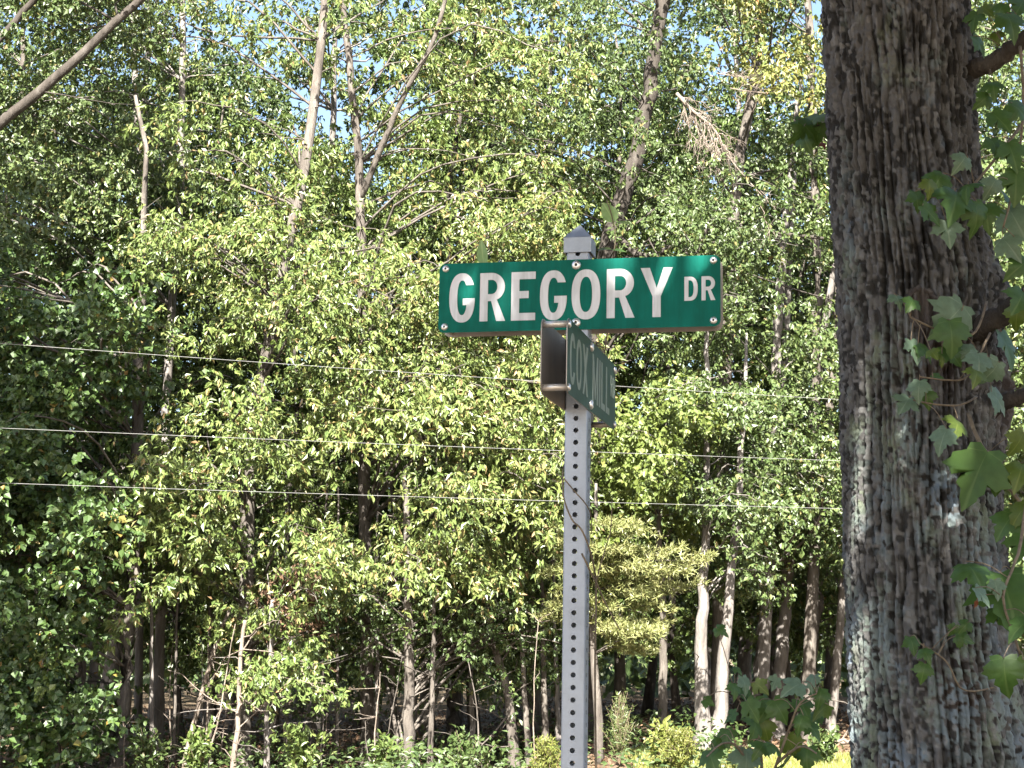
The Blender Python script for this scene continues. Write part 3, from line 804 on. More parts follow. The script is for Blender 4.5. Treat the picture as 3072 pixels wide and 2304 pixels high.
# maple leaf, palmate outline, slightly cupped
def palmate(seed, curl):
    rng = np.random.default_rng(seed)
    half = [(0.0, 0.0), (0.16, -0.08), (0.34, -0.06), (0.30, 0.06), (0.52, 0.20), (0.50, 0.30), (0.62, 0.44), (0.44, 0.46), (0.40, 0.55), (0.24, 0.50), (0.27, 0.66), (0.17, 0.74), (0.16, 0.84), (0.0, 1.05)]
    pts = half + [(-x, y) for x, y in half[-2:0:-1]]
    pts = np.array(pts) + rng.normal(0, 0.018, (len(pts), 2)) * (np.arange(len(pts)) > 0)[:, None]
    inner = pts * 0.5 + np.array([0, 0.17])
    cpt = np.array([[0.0, 0.32]])
    Q = np.concatenate([pts, inner, cpt])
    rr = np.hypot(Q[:, 0], Q[:, 1] - 0.35)
    z = -curl * rr ** 2 * 1.6 + 0.10 * np.abs(Q[:, 0]) + 0.05 * np.sin(Q[:, 0] * 9 + seed) * rr
    V = np.stack([Q[:, 0], Q[:, 1], z], -1)
    n = len(pts); a = np.arange(n); b_ = (a + 1) % n
    Fq = np.stack([a, b_, b_ + n, a + n], -1); Ft = np.stack([a + n, b_ + n, np.full(n, 2 * n)], -1)
    return V, Fq, Ft


def near_leaf_mat(name, c_top, rough, spec):
    m, nt, b = new_mat(name)
    tc = nt.nodes.new('ShaderNodeTexCoord')
    n = tex_noise(nt, 5.0, 4, 0.6)
    rp = ramp(nt, [(0.3, tuple(c * 0.8 for c in c_top)), (0.7, tuple(c * 1.2 for c in c_top))])
    nt.links.new(n.outputs[0], rp.inputs[0])
    # pale veins fanning from the stalk
    sep = nt.nodes.new('ShaderNodeSeparateXYZ'); nt.links.new(tc.outputs['Object'], sep.inputs[0])
    an = nt.nodes.new('ShaderNodeMath'); an.operation = 'ARCTAN2'; nt.links.new(sep.outputs[0], an.inputs[0]); nt.links.new(sep.outputs[1], an.inputs[1])
    ml = nt.nodes.new('ShaderNodeMath'); ml.operation = 'MULTIPLY'; ml.inputs[1].default_value = 4.6; nt.links.new(an.outputs[0], ml.inputs[0])
    co = nt.nodes.new('ShaderNodeMath'); co.operation = 'COSINE'; nt.links.new(ml.outputs[0], co.inputs[0])
    vr = ramp(nt, [(0.975, (0, 0, 0)), (1.0, (0.6, 0.6, 0.6))]); nt.links.new(co.outputs[0], vr.inputs[0])
    mx = nt.nodes.new('ShaderNodeMix'); mx.data_type = 'RGBA'
    nt.links.new(vr.outputs[0], mx.inputs[0]); nt.links.new(rp.outputs[0], mx.inputs[6]); mx.inputs[7].default_value = (c_top[0] * 1.9 + .03, c_top[1] * 1.6 + .03, c_top[2] * 1.7 + .02, 1)
    nt.links.new(mx.outputs[2], b.inputs['Base Color'])
    b.inputs['Roughness'].default_value = rough; b.inputs['Specular IOR Level'].default_value = spec
    tr = nt.nodes.new('ShaderNodeBsdfTranslucent'); tr.inputs[0].default_value = (c_top[0] * 1.4, c_top[1] * 1.3, c_top[2] * 0.5, 1)
    ms = nt.nodes.new('ShaderNodeMixShader'); ms.inputs[0].default_value = 0.25
    nt.links.new(b.outputs[0], ms.inputs[1]); nt.links.new(tr.outputs[0], ms.inputs[2]); nt.links.new(ms.outputs[0], nt.nodes['Material Output'].inputs[0])
    return m


M['near_leaf'] = near_leaf_mat('maple_leaf_green', (0.054, 0.108, 0.025), 0.42, 0.35)
M['near_leaf_pale'] = near_leaf_mat('maple_leaf_sky_sheen', (0.115, 0.175, 0.115), 0.5, 0.4)  # pale leaves: sky reflection put into the leaf colour
M['near_leaf_yellow'] = near_leaf_mat('maple_leaf_yellowing', (0.085, 0.125, 0.02), 0.45, 0.4)
M['vine_leaf'] = near_leaf_mat('vine_leaf_lit', (0.24, 0.36, 0.16), 0.5, 0.3)  # light passing through the blade put into this brighter leaf colour
M['near_leaf_red'] = near_leaf_mat('maple_leaf_red', (0.20, 0.06, 0.03), 0.5, 0.4)
LEAFM = {}
for key in ('near_leaf', 'near_leaf_pale', 'near_leaf_yellow', 'near_leaf_red'):
    for v in range(4):
        Vv, Fq, Ft = palmate(60 + v, (0.10, 0.22, 0.35, 0.5)[v])
        LEAFM[key, v] = mesh_np('leaf', Vv, [Fq, Ft], M[key], True)


def put_leaf(parent, origin, px, py, size_px, Y, key, rng, roll=None, face=None, v=None):
    """one maple leaf whose blade is size_px long in the photo, hanging at that spot"""
    c = at(px, py, Y); s = size_px / FPX * Y
    d = unit(np.array([rng.normal(0, .55), rng.normal(-.15, .3), -0.75 + rng.normal(0, .3)])) if roll is None else unit(np.array([math.sin(roll), -0.2, -math.cos(roll)]))
    nrm = unit(np.array([rng.normal(0, .35), -0.75, 0.45 + rng.normal(0, .3)])) if face is None else unit(np.array(face, float))
    x = unit(np.cross(d, nrm)); z = np.cross(x, d)
    o = bpy.data.objects.new('leaf', LEAFM[key, int(rng.integers(0, 4)) if v is None else v])
    Mx = Matrix(((x[0] * s, d[0] * s, z[0] * s, 0), (x[1] * s, d[1] * s, z[1] * s, 0), (x[2] * s, d[2] * s, z[2] * s, 0), (0, 0, 0, 1)))
    p = c - d * s * 0.42
    loc = p - origin
    for i in range(3): Mx[i][3] = loc[i]
    C.objects.link(o); o.parent = parent; o.matrix_local = Mx
    return p


# branches of the big maple and the leaves on them
def near_branch(parent, origin, pts, r0, r1, mat, n=16, sides=8, jit=0.1):
    P = spline(np.array([at(x, y, Y) for x, y, Y in pts]), n)
    rg = np.random.default_rng(int(pts[0][0]))
    P[1:-1] += rg.normal(0, r0 * jit, (n - 2, 3))
    mb = MB(); mb.tube(P - origin, np.linspace(r0, r1, n), sides)
    return mobj('branch', mb.mesh('branch', mat, True), parent)


BK = M['bark_dark']
br = []
br.append(near_branch(big, base, [(2880, 205, 4.68), (2940, 200, 4.62), (3010, 165, 4.58), (3070, 120, 4.52), (3180, 40, 4.45)], 0.032, 0.020, BK))
br.append(near_branch(big, base, [(2900, 1010, 4.62), (2960, 975, 4.55), (3030, 920, 4.5), (3110, 870, 4.45), (3240, 800, 4.4)], 0.036, 0.022, BK))
br.append(near_branch(big, base, [(2960, 1240, 4.66), (3010, 1205, 4.6), (3060, 1190, 4.55), (3180, 1160, 4.5)], 0.028, 0.019, BK))
br.append(near_branch(big, base, [(2905, 1240, 4.50), (2930, 1310, 4.44), (2975, 1390, 4.4), (3040, 1480, 4.36), (3110, 1560, 4.3), (3200, 1640, 4.3)], 0.006, 0.0045, M['stem'], 16, 6))
br.append(near_branch(big, base, [(2960, 905, 4.5), (2930, 990, 4.42), (2880, 1010, 4.38), (2800, 985, 4.34), (2730, 950, 4.3)], 0.004, 0.0025, M['stem'], 16, 6))
br.append(near_branch(big, base, [(2970, 1000, 4.5), (2950, 1040, 4.42), (2900, 1130, 4.38), (2840, 1140, 4.34), (2760, 1130, 4.3)], 0.004, 0.002, M['stem'], 16, 6))
br.append(near_branch(big, base, [(2930, 1190, 4.5), (2880, 1215, 4.42), (2800, 1212, 4.36), (2740, 1200, 4.33)], 0.0035, 0.002, M['stem'], 14, 6))
br.append(near_branch(big, base, [(3080, 1500, 4.3), (3060, 1640, 4.2), (3040, 1700, 4.15), (3010, 1800, 4.1), (3060, 1960, 4.1)], 0.005, 0.003, M['stem'], 16, 6))
br.append(near_branch(big, base, [(3100, 330, 4.5), (3030, 420, 4.4), (2950, 520, 4.35), (2880, 590, 4.3), (2790, 590, 4.28)], 0.005, 0.0025, M['stem'], 16, 6))
br.append(near_branch(big, base, [(3060, 140, 4.5), (3070, 300, 4.42), (3050, 520, 4.38), (3010, 680, 4.35)], 0.005, 0.0025, M['stem'], 16, 6))
br.append(near_branch(big, base, [(2990, 2060, 4.55), (2890, 2070, 4.45), (2840, 1985, 4.42), (2760, 1930, 4.4)], 0.003, 0.0018, M['stem'], 14, 6))
br.append(near_branch(big, base, [(2520, 330, 4.95), (2470, 370, 4.9), (2420, 385, 4.85)], 0.004, 0.002, M['stem'], 10, 6))
G, P_, Y_, Rd = 'near_leaf', 'near_leaf_pale', 'near_leaf_yellow', 'near_leaf_red'
rng = np.random.default_rng(91)
big_leaves = {
    4: [(2693, 896, 55, P_), (2733, 913, 60, G), (2852, 956, 140, P_), (2856, 1009, 120, G), (2743, 1049, 80, P_), (2775, 1052, 70, G), (2855, 1062, 85, G), (2905, 1059, 70, P_), (2800, 1060, 45, Y_), (2828, 1075, 40, Y_)],
    5: [(2938, 1089, 90, P_), (2975, 1118, 95, P_), (2756, 1168, 70, P_), (2930, 1125, 70, Y_), (2812, 1130, 40, G)],
    6: [(2716, 1211, 80, P_), (2782, 1195, 60, G), (2872, 1278, 90, Y_), (2826, 1320, 90, P_)],
    1: [(3021, 1042, 120, G), (3060, 900, 100, G), (2998, 1205, 100, P_), (3050, 950, 80, Y_)],
    3: [(2930, 1425, 185, G), (2985, 1440, 90, G), (3055, 1330, 90, Y_), (3060, 1420, 100, Y_), (3015, 1575, 100, G), (3055, 1545, 90, Y_), (3060, 1640, 90, G)],
    7: [(2923, 1716, 120, G), (2946, 1786, 70, P_), (3025, 1790, 215, G), (3006, 1850, 90, G), (3015, 2026, 120, G), (2990, 1765, 60, P_), (3060, 1880, 90, G), (2930, 1810, 34, Rd), (3055, 2000, 60, G)],
    8: [(2886, 486, 70, P_), (2812, 546, 90, G), (2867, 601, 140, G), (2752, 601, 70, G), (2932, 648, 110, G), (2844, 694, 90, P_), (2790, 640, 80, G), (2900, 560, 90, G), (2790, 560, 60, Y_)],
    9: [(3048, 662, 120, P_), (3038, 463, 100, G), (3048, 555, 110, G), (3000, 360, 90, G), (2985, 440, 80, G), (3030, 600, 100, G), (2975, 560, 70, P_), (2960, 640, 90, G), (3060, 330, 90, G), (3030, 740, 90, P_), (3060, 800, 90, G)],
    0: [(3034, 70, 100, G), (2940, 134, 80, G), (2923, 60, 70, G), (3060, 20, 90, G), (2990, 110, 50, Y_), (3000, 30, 60, G), (2960, 30, 60, Y_), (2950, 300, 60, G), (2980, 260, 70, G)],
    10: [(2738, 1934, 60, G), (2895, 1878, 45, G), (2890, 1915, 55, G), (2779, 1962, 50, G), (2770, 2017, 60, G), (2860, 1890, 40, G)],
    11: [(2423, 384, 100, G), (2414, 416, 80, G), (2440, 360, 80, Y_), (2398, 400, 60, G), (2469, 435, 28, Rd), (2455, 400, 80, G), (2385, 425, 45, Y_)],
}
YB = {0: 4.5, 1: 4.42, 3: 4.28, 4: 4.28, 5: 4.32, 6: 4.3, 7: 4.05, 8: 4.26, 9: 4.33, 10: 4.38, 11: 4.85}
petiole = {}
for bi, lst in big_leaves.items():
    org = np.array(br[bi].location) + base
    mb = MB()
    bv = np.array([v.co[:] for v in br[bi].data.vertices]) + base
    for (px, py, s, key) in lst:
        Y = YB[bi] + rng.normal(0, .05)
        p = put_leaf(br[bi], base, px, py, s, Y, key, rng)
        q = bv[np.argmin(np.linalg.norm(bv - p, axis=1) + 0.3 * np.maximum(0, p[2] - bv[:, 2]))]
        mid = 0.5 * (p + q) + np.array([0, 0, 0.012])
        mb.tube(spline(np.array([q, mid, p]), 6) - base, 0.0012, 5, False)
    tag(mobj('leaf_stalks', mb.mesh('leaf_stalks', M['stem'], True), br[bi]), kind='stuff')

# its overhanging crown: high leaves above and behind the camera that shade sign and trunk
rng = np.random.default_rng(17)
cr = Crown(); wood = MB()
apex = cen[0] + np.array([0, 0, 0.0])
fork = np.array([cen[0, 0] - .05, cen[0, 1], cen[0, 2]])
wood.tube(np.array([cen[2], fork + [0, 0, .2], fork + [-.1, -.1, 1.6], fork + [0, -.3, 3.2], fork + [.1, -.4, 4.6]]) - base, [rad[0] * .93, rad[0] * .9, .13, .08, .03], 14)
nb = 0
while nb < 310:
    x = rng.uniform(-4.6, 5.8); y = rng.uniform(-7.0, 4.2); z = rng.uniform(3.9, 9.6)
    if ((x - 0.6) / 5.2) ** 2 + ((y + 1.2) / 5.6) ** 2 + ((z - 6.5) / 3.0) ** 2 > 1: continue
    c = np.array([x, y, z])
    if y > 0.3 and z < 1.6 + y * 0.46 + 0.9: continue          # stays above the view
    s0 = fork + np.array([0, -.1, np.clip(z - cen[0, 2] - 0.8, 0, 3.0)])
    o_ = unit(np.array([x - s0[0], y - s0[1], 0]))
    Lb = rng.uniform(1.0, 1.7)
    cr.add(*spray(rng, c, o_, Lb, Lb * .75, 0.14, 20, 0.2, 5))
    bp = spline(np.array([s0, s0 + (c - s0) * .5 + [0, 0, .35], c, c + o_ * .5]), 8)
    wood.tube(bumpy(rng, bp, .03) - base, np.linspace(0.035, .005, 8), 5, False)
    nb += 1
cw = mobj('crown', cr.build(rng, 'crown', base, 0.13, 0.95, M['broad_leaf'], 'broad', 0.5, .12, .01), big)
mobj('limbs', wood.mesh('limbs', M['bark_dark'], True), big)

# ------------------------------------------------------------------ maple sapling at the lower right
so = at(2290, 2600, 4.2); so[2] = 0
sap = empty('maple_sapling', tuple(so))
tag(sap, 'young maple with large pale and dark leaves in front of the twin-stemmed tree', 'sapling')
st = []
stems = [[(2310, 3400, 4.3), (2290, 2600, 4.2), (2285, 2300, 4.2), (2262, 2170, 4.18), (2205, 2085, 4.16)],
         [(2285, 2420, 4.2), (2330, 2290, 4.18), (2370, 2180, 4.15), (2400, 2110, 4.12), (2450, 2080, 4.1)],
         [(2285, 2380, 4.2), (2220, 2250, 4.15), (2170, 2230, 4.1), (2120, 2270, 4.05)],
         [(2330, 2290, 4.18), (2400, 2240, 4.1), (2450, 2260, 4.05)]]
for k, s_ in enumerate(stems):
    P = np.array([at(*q) for q in s_])
    if k == 0: P[0] = [so[0], so[1], -0.02]
    P = spline(P, 18); mb = MB(); mb.tube(P - so, np.linspace(0.007 if k == 0 else .004, .002, 18), 6)
    st.append((mobj('stem', mb.mesh('stem', M['stem'], True), sap), P))
rng = np.random.default_rng(92)
sap_leaves = [(2378, 2063, 90, P_), (2324, 2049, 55, P_), (2435, 2045, 60, P_), (2235, 2054, 70, P_), (2242, 2087, 80, G), (2282, 2061, 60, Y_), (2298, 2127, 95, G), (2340, 2131, 90, G), (2411, 2122, 85, G),
              (2463, 2131, 75, Y_), (2440, 2155, 70, G), (2266, 2183, 95, G), (2280, 2247, 70, G), (2329, 2244, 80, G), (2376, 2240, 90, Y_), (2420, 2272, 90, G), (2240, 2285, 110, P_), (2134, 2277, 90, G),
              (2440, 2188, 70, G), (2460, 2090, 70, G), (2298, 2195, 80, Y_), (2180, 2211, 70, G), (2193, 2150, 60, G), (2125, 2106, 45, G), (2205, 2070, 60, G), (2160, 2240, 70, G), (2400, 2170, 70, G), (2255, 2130, 80, G), (2350, 2290, 90, G), (2163, 1890, 50, G), (2215, 2010, 40, G)]
mbs = MB(); allP = np.concatenate([p for _, p in st])
for (px, py, s, key) in sap_leaves:
    p = put_leaf(st[0][0], so, px, py, s * .88, 4.15 + rng.normal(0, .07), key, rng, face=(rng.normal(0, .4), -0.6, 0.6 + rng.normal(0, .3)))
    q = allP[np.argmin(np.linalg.norm(allP - p, axis=1) + .3 * np.maximum(0, allP[:, 2] - p[2]))]
    mbs.tube(spline(np.array([q, 0.5 * (p + q) + [0, 0, .015], p]), 6) - so, 0.0011, 5, False)
tag(mobj('leaf_stalks', mbs.mesh('leaf_stalks', M['stem'], True), sap), kind='stuff')

# ------------------------------------------------------------------ street sign on a perforated square post
SC = CAM + C2W @ (np.array([5.686, 140.859, 7.352]) * INCH)      # post axis at the middle of the upper sign
SYAW = -0.2173
sign = empty('street_sign', (SC[0], SC[1], 0.0), SYAW)
tag(sign, 'green GREGORY DR and COX MILL name plates on a perforated galvanised post', 'street sign')
Z0 = SC[2]                                                       # local z of the upper sign's middle


def I(v): return np.asarray(v, float) * INCH


# post: four faces with punched holes every inch
HW, CR, HR, TH_ = 0.80, 0.15, 0.215, 0.09                        # flat half width, corner radius, hole radius, wall
z_top = Z0 / INCH + 4.6
hz0 = Z0 / INCH - 12.466
k_hi = int(math.floor(z_top - hz0 - 0.5)); k_lo = -int(math.floor(hz0 - 0.5)) 
rows = [hz0 + k for k in range(k_lo, k_hi + 1)]
ang = np.sort(np.concatenate([np.arange(20) * 2 * math.pi / 20, [math.atan2(sy * .5, sx * HW) % (2 * math.pi) for sx in (-1, 1) for sy in (-1, 1)]]))
ca, sa = np.cos(ang), np.sin(ang)
t_ = np.minimum(HW / np.maximum(np.abs(ca), 1e-9), 0.5 / np.maximum(np.abs(sa), 1e-9))
NA = len(ang)
mb = MB()
D_ = HW + CR
for fi in range(4):
    a = fi * math.pi / 2
    ex = np.array([math.cos(a), math.sin(a), 0]); en = np.array([math.sin(a), -math.cos(a), 0]); ez = np.array([0, 0, 1.0])
    for zc in rows:
        o2 = np.stack([ca * t_, sa * t_], -1); i2 = np.stack([ca * HR, sa * HR], -1)
        ring = [ex * p[0] + en * D_ + ez * (zc + p[1]) for p in o2]
        hole = [ex * p[0] + en * D_ + ez * (zc + p[1]) for p in i2]
        back = [ex * p[0] + en * (D_ - TH_) + ez * (zc + p[1]) for p in i2]
        A = np.arange(NA); B = (A + 1) % NA
        mb.add(I(ring + hole + back), [np.stack([A, B, B + NA, A + NA], -1), np.stack([A + NA, B + NA, B + 2 * NA, A + 2 * NA], -1)])
    # rounded corner strip between this face and the next
    cc = ex * HW + en * HW
    pr = [cc + CR * (en * math.cos(q) + ex * math.sin(q)) for q in np.linspace(0, math.pi / 2, 5)]
    V = I([p + ez * (rows[0] - .5) for p in pr] + [p + ez * (rows[-1] + .5) for p in pr])
    q = np.arange(4)
    mb.add(V, np.stack([q, q + 1, q + 6, q + 5], -1))
    mb.box(I(np.minimum(ex * -HW + en * (D_ - TH_) + ez * 0, 0) * 0 + [0, 0, -3]), I([0.01, 0.01, -2.9])) if fi == 9 else None
post = mobj('post', mb.mesh('post', M['galv']), sign)

# pyramid cap
mb = MB()
b0 = Z0 / INCH + 3.62; b1 = b0 + 1.38; w0, w1, ap = 1.17, 1.13, b1 + 1.22
def sq(w, z): return [(-w, -w, z), (w, -w, z), (w, w, z), (-w, w, z)]
V = np.array(sq(w0 - .1, b0) + sq(w0, b0) + sq(w0, b1 - .1) + sq(w1 - .02, b1) + sq(.10, ap - .05) + [(0, 0, ap)], float)
q = np.arange(4); r_ = (q + 1) % 4
mb.add(I(V), [np.concatenate([np.stack([q + 4 * k, r_ + 4 * k, r_ + 4 * k + 4, q + 4 * k + 4], -1) for k in range(4)]), np.stack([q + 16, r_ + 16, np.full(4, 20)], -1)])
mobj('post_cap', mb.mesh('post_cap', M['galv']), sign)


def plate_mesh(name, length, height, thick, rad_, mat_face):
    """flat plate with rounded corners in the xz plane, facing -y, centred"""
    pts = []
    for cx, cz, a0 in ((1, 1, 0), (-1, 1, 90), (-1, -1, 180), (1, -1, 270)):
        for q in range(6):
            a = R(a0 + 18 * q)
            pts.append((cx * (length / 2 - rad_) + rad_ * math.cos(a), cz * (height / 2 - rad_) + rad_ * math.sin(a)))
    n = len(pts)
    V = [(x, -thick / 2, z) for x, z in pts] + [(x, thick / 2, z) for x, z in pts]
    me = bpy.data.meshes.new(name)
    faces = [list(range(n)), list(range(2 * n - 1, n - 1, -1))] + [[i, n + i, n + (i + 1) % n, (i + 1) % n] for i in range(n)]
    me.from_pydata([tuple(I(v)) for v in V], [], faces)
    me.materials.append(mat_face); me.materials.append(M['alu'])
    for i, p in enumerate(me.polygons): p.material_index = 0 if i == 0 else 1
    me.update()
    return me


# --- letters as outlines
def sup(cx, cy, ax, ay, th, e=2.35):
    c, s = np.cos(th), np.sin(th)
    return np.stack([cx + ax * np.sign(c) * np.abs(c) ** (2 / e), cy + ay * np.sign(s) * np.abs(s) ** (2 / e)], -1)


def arcpts(pts_outer_from, pts_to, n=40): return np.linspace(pts_outer_from, pts_to, n)


def g_O(w, h, t):
    th = np.linspace(0, 2 * math.pi, 56, endpoint=False)
    return [sup(w / 2, h / 2, w / 2, h / 2, th), sup(w / 2, h / 2, w / 2 - t, h / 2 - t * .92, th)[::-1]]


def cut_th(h, y, ay):
    return math.asin(np.sign((y - h / 2) / ay) * min(1, abs((y - h / 2) / ay)) ** (2.35 / 2)) if False else math.asin(min(1.0, abs((y - h / 2) / ay) ** (2.35 / 2))) * (1 if y > h / 2 else -1)


def g_C(w, h, t):
    a1 = cut_th(h, .74 * h, h / 2); b1 = cut_th(h, .74 * h, h / 2 - t * .92)
    o = sup(w / 2, h / 2, w / 2, h / 2, np.linspace(a1, 2 * math.pi - a1, 48)); i = sup(w / 2, h / 2, w / 2 - t, h / 2 - t * .92, np.linspace(2 * math.pi - b1, b1, 48))
    return [np.concatenate([o, i])]


def g_G(w, h, t):
    yb = .485 * h; a1 = cut_th(h, .755 * h, h / 2); b1 = cut_th(h, .755 * h, h / 2 - t * .92); b2 = cut_th(h, yb - .85 * t, h / 2 - t * .92)
    o = sup(w / 2, h / 2, w / 2, h / 2, np.linspace(a1, 2 * math.pi, 48))
    mid = np.array([(w, yb), (.53 * w, yb), (.53 * w, yb - .85 * t), (w - t * 1.02, yb - .85 * t)])
    i = sup(w / 2, h / 2, w / 2 - t, h / 2 - t * .92, np.linspace(2 * math.pi + b2, b1, 44))
    return [np.concatenate([o, mid, i])]


def g_R(w, h, t):
    yb = .415 * h; bw = w * .97; ry = (h - yb) / 2; rx_ = min(bw * .55, ry * .95)
    th = np.linspace(math.pi / 2, -math.pi / 2, 22)
    o = np.stack([bw - rx_ + rx_ * np.cos(th), yb + ry + ry * np.sin(th)], -1)
    o = o[:-4]
    leg = np.array([(w * .66, yb + .03 * h), (w, 0), (w - t * 1.12, 0), (w * .44, yb), (t, yb), (t, 0), (0, 0), (0, h)])
    hi_, lo_ = h - t * .88, yb + t * .88
    ry2 = (hi_ - lo_) / 2; rx2 = rx_ - t * .95
    i = np.stack([bw - rx_ + rx2 * np.cos(th), lo_ + ry2 + ry2 * np.sin(th)], -1)
    i = np.concatenate([i, [(t, lo_), (t, hi_)]])
    return [np.concatenate([o, leg]), i[::-1]]


def g_D(w, h, t):
    th = np.linspace(math.pi / 2, -math.pi / 2, 28); rx_ = w * .62
    e = sup(w - rx_, h / 2, rx_, h / 2, th, 2.5); i = sup(w - rx_, h / 2, rx_ - t, h / 2 - t * .9, th, 2.5)
    return [np.concatenate([e, [(0, 0), (0, h)]]), np.concatenate([i, [(t, t * .9), (t, h - t * .9)]])[::-1]]


def g_E(w, h, t):
    m_ = .53 * h; return [np.array([(0, 0), (w, 0), (w, t * .92), (t, t * .92), (t, m_ - t * .45), (w * .72, m_ - t * .45), (w * .72, m_ + t * .45), (t, m_ + t * .45), (t, h - t * .92), (w, h - t * .92), (w, h), (0, h)])]


def g_Y(w, h, t):
    k = .42 * h; c = w / 2; return [np.array([(c - t / 2, 0), (c + t / 2, 0), (c + t / 2, k), (w, h), (w - t * 1.12, h), (c, k + .17 * h), (t * 1.12, h), (0, h), (c - t / 2, k)])]


def g_X(w, h, t):
    s = t * 1.15; c = w / 2; m_ = h / 2; d = s * h / (2 * (w - s)) * 1.0
    return [np.array([(0, 0), (s, 0), (c, m_ - d), (w - s, 0), (w, 0), (c + s / 2, m_), (w, h), (w - s, h), (c, m_ + d), (s, h), (0, h), (c - s / 2, m_)])]


def g_M(w, h, t):
    c = w / 2; return [np.array([(0, 0), (t, 0), (t, h * .62), (c - t * .35, .08 * h), (c + t * .35, .08 * h), (w - t, h * .62), (w - t, 0), (w, 0), (w, h), (w - t, h), (c, h * .34), (t, h), (0, h)])]


def g_I(w, h, t): return [np.array([(0, 0), (w, 0), (w, h), (0, h)])]
def g_L(w, h, t): return [np.array([(0, 0), (w, 0), (w, t * .92), (t, t * .92), (t, h), (0, h)])]


GL = dict(O=g_O, C=g_C, G=g_G, R=g_R, D=g_D, E=g_E, Y=g_Y, X=g_X, M=g_M, I=g_I, L=g_L)


def letter(ch, x, z, w, h, t, parent, y_face, mat, thick=0.022):
    """letter sheet lying on a plate's -y face; x, z lower left corner, inches"""
    loops = [np.asarray(l, float) for l in GL[ch](w, h, t)]
    tris = tessellate_polygon([[Vector((p[0], p[1], 0)) for p in l] for l in loops])
    P2 = np.concatenate(loops); n = len(P2)
    Vf = np.stack([P2[:, 0] + x, np.full(n, y_face - thick), P2[:, 1] + z], -1); Vb = Vf + np.array([0, thick * .9, 0])
    fs = []
    for a, b_, c in tris:
        e1 = P2[b_] - P2[a]; e2 = P2[c] - P2[a]
        fs.append((a, b_, c) if e1[0] * e2[1] - e1[1] * e2[0] > 0 else (a, c, b_))
    fs = [tuple(int(i) for i in f) for f in fs]
    s = 0
    for l in loops:
        k = len(l)
        fs += [(s + i, s + (i + 1) % k, n + s + (i + 1) % k, n + s + i) for i in range(k)]; s += k
    me = bpy.data.meshes.new('letter')
    me.from_pydata([tuple(I(v)) for v in np.concatenate([Vf, Vb])], [], fs)
    me.materials.append(mat); me.update()
    return mobj('letter', me, parent)


def dome(r, h, socket=True):
    """round bolt head facing -y"""
    mb = MB(); n = 18
    prof = [(r, 0), (r, -.25 * h), (r * .93, -.55 * h), (r * .74, -.85 * h), (r * .42, -h), (r * .30, -h), (r * .28, -h * .72)]
    V = [(p * math.cos(2 * math.pi * k / n), y, p * math.sin(2 * math.pi * k / n)) for p, y in prof for k in range(n)] + [(0, prof[-1][1], 0)]
    k = np.arange(n); k2 = (k + 1) % n; m_ = len(prof)
    Fq = np.concatenate([np.stack([k + i * n, k2 + i * n, k2 + (i + 1) * n, k + (i + 1) * n], -1) for i in range(m_ - 1)])
    Ft = np.stack([k + (m_ - 1) * n, k2 + (m_ - 1) * n, np.full(n, m_ * n)], -1)
    mb.add(I(V), [Fq, Ft]); me = mb.mesh('bolt', M['bolt'], True)
    me.materials.append(M['hole_dark'])
    mi = np.zeros(len(me.polygons), np.int32); mi[(m_ - 2) * n:] = 1
    me.polygons.foreach_set('material_index', mi)
    return me


BOLT_BIG, BOLT_SMALL = dome(.40, .24), dome(.31, .20)
PT = 0.08
PL_FRONT = plate_mesh('sign_plate', 24, 6, PT, .55, M['sign_green'])
PL_OLD = plate_mesh('sign_plate', 24, 6, PT, .9, M['sign_green_old'])
OFF = D_ + .03 + PT / 2


def add_bolt(parent, x, y, z, me):
    return mobj('bolt', me, parent, tuple(I((x, y, z))))


def spacer(parent, x, z, depth):
    mb = MB(); mb.tube(I([(x, PT / 2 + .005, z), (x, depth, z)]), .27 * INCH, 14); return mobj('spacer_tube', mb.mesh('spacer_tube', M['tube'], True), parent)


# GREGORY DR: front and back plate, bolted through the post
up = mobj('sign_plate', PL_FRONT, sign, (0, -OFF * INCH, Z0)); up['label'] = 'green plate lettered GREGORY DR in white'
upb = mobj('sign_plate', PL_FRONT, sign, (0, OFF * INCH, Z0)); upb.rotation_euler = (0, 0, math.pi)
zl, zr = 1.022, .978
def inv(tx):
    t = tx / 24.0; q = t / (1 - t) * zr / zl; return q / (1 + q) * 24 - 12
for ch, x0, x1 in (('G', .98, 3.30), ('R', 3.76, 6.05), ('E', 6.56, 8.68), ('G', 9.08, 11.40), ('O', 11.80, 14.23), ('R', 14.77, 17.10), ('Y', 17.58, 20.2)):
    a, b_ = inv(x0), inv(x1); ov = .05 if ch in 'GO' else 0
    letter(ch, a, -2.10 - ov, b_ - a, 4.18 + 2 * ov, .69, up, -PT / 2, M['sign_white'])
for ch, x0, x1 in (('D', 21.13, 22.2), ('R', 22.5, 23.6)):
    a, b_ = inv(x0), inv(x1); letter(ch, a, -.80, b_ - a, 2.03, .34, up, -PT / 2, M['sign_white'])
for x in (-11.42, 11.42):
    for z in (-2.5, 2.55): add_bolt(up, x, -PT / 2, z, BOLT_SMALL); spacer(up, x, z, 2 * OFF - PT / 2)
add_bolt(up, -.08, -PT / 2, 2.52, BOLT_BIG); add_bolt(up, -.05, -PT / 2, -2.42, BOLT_BIG)

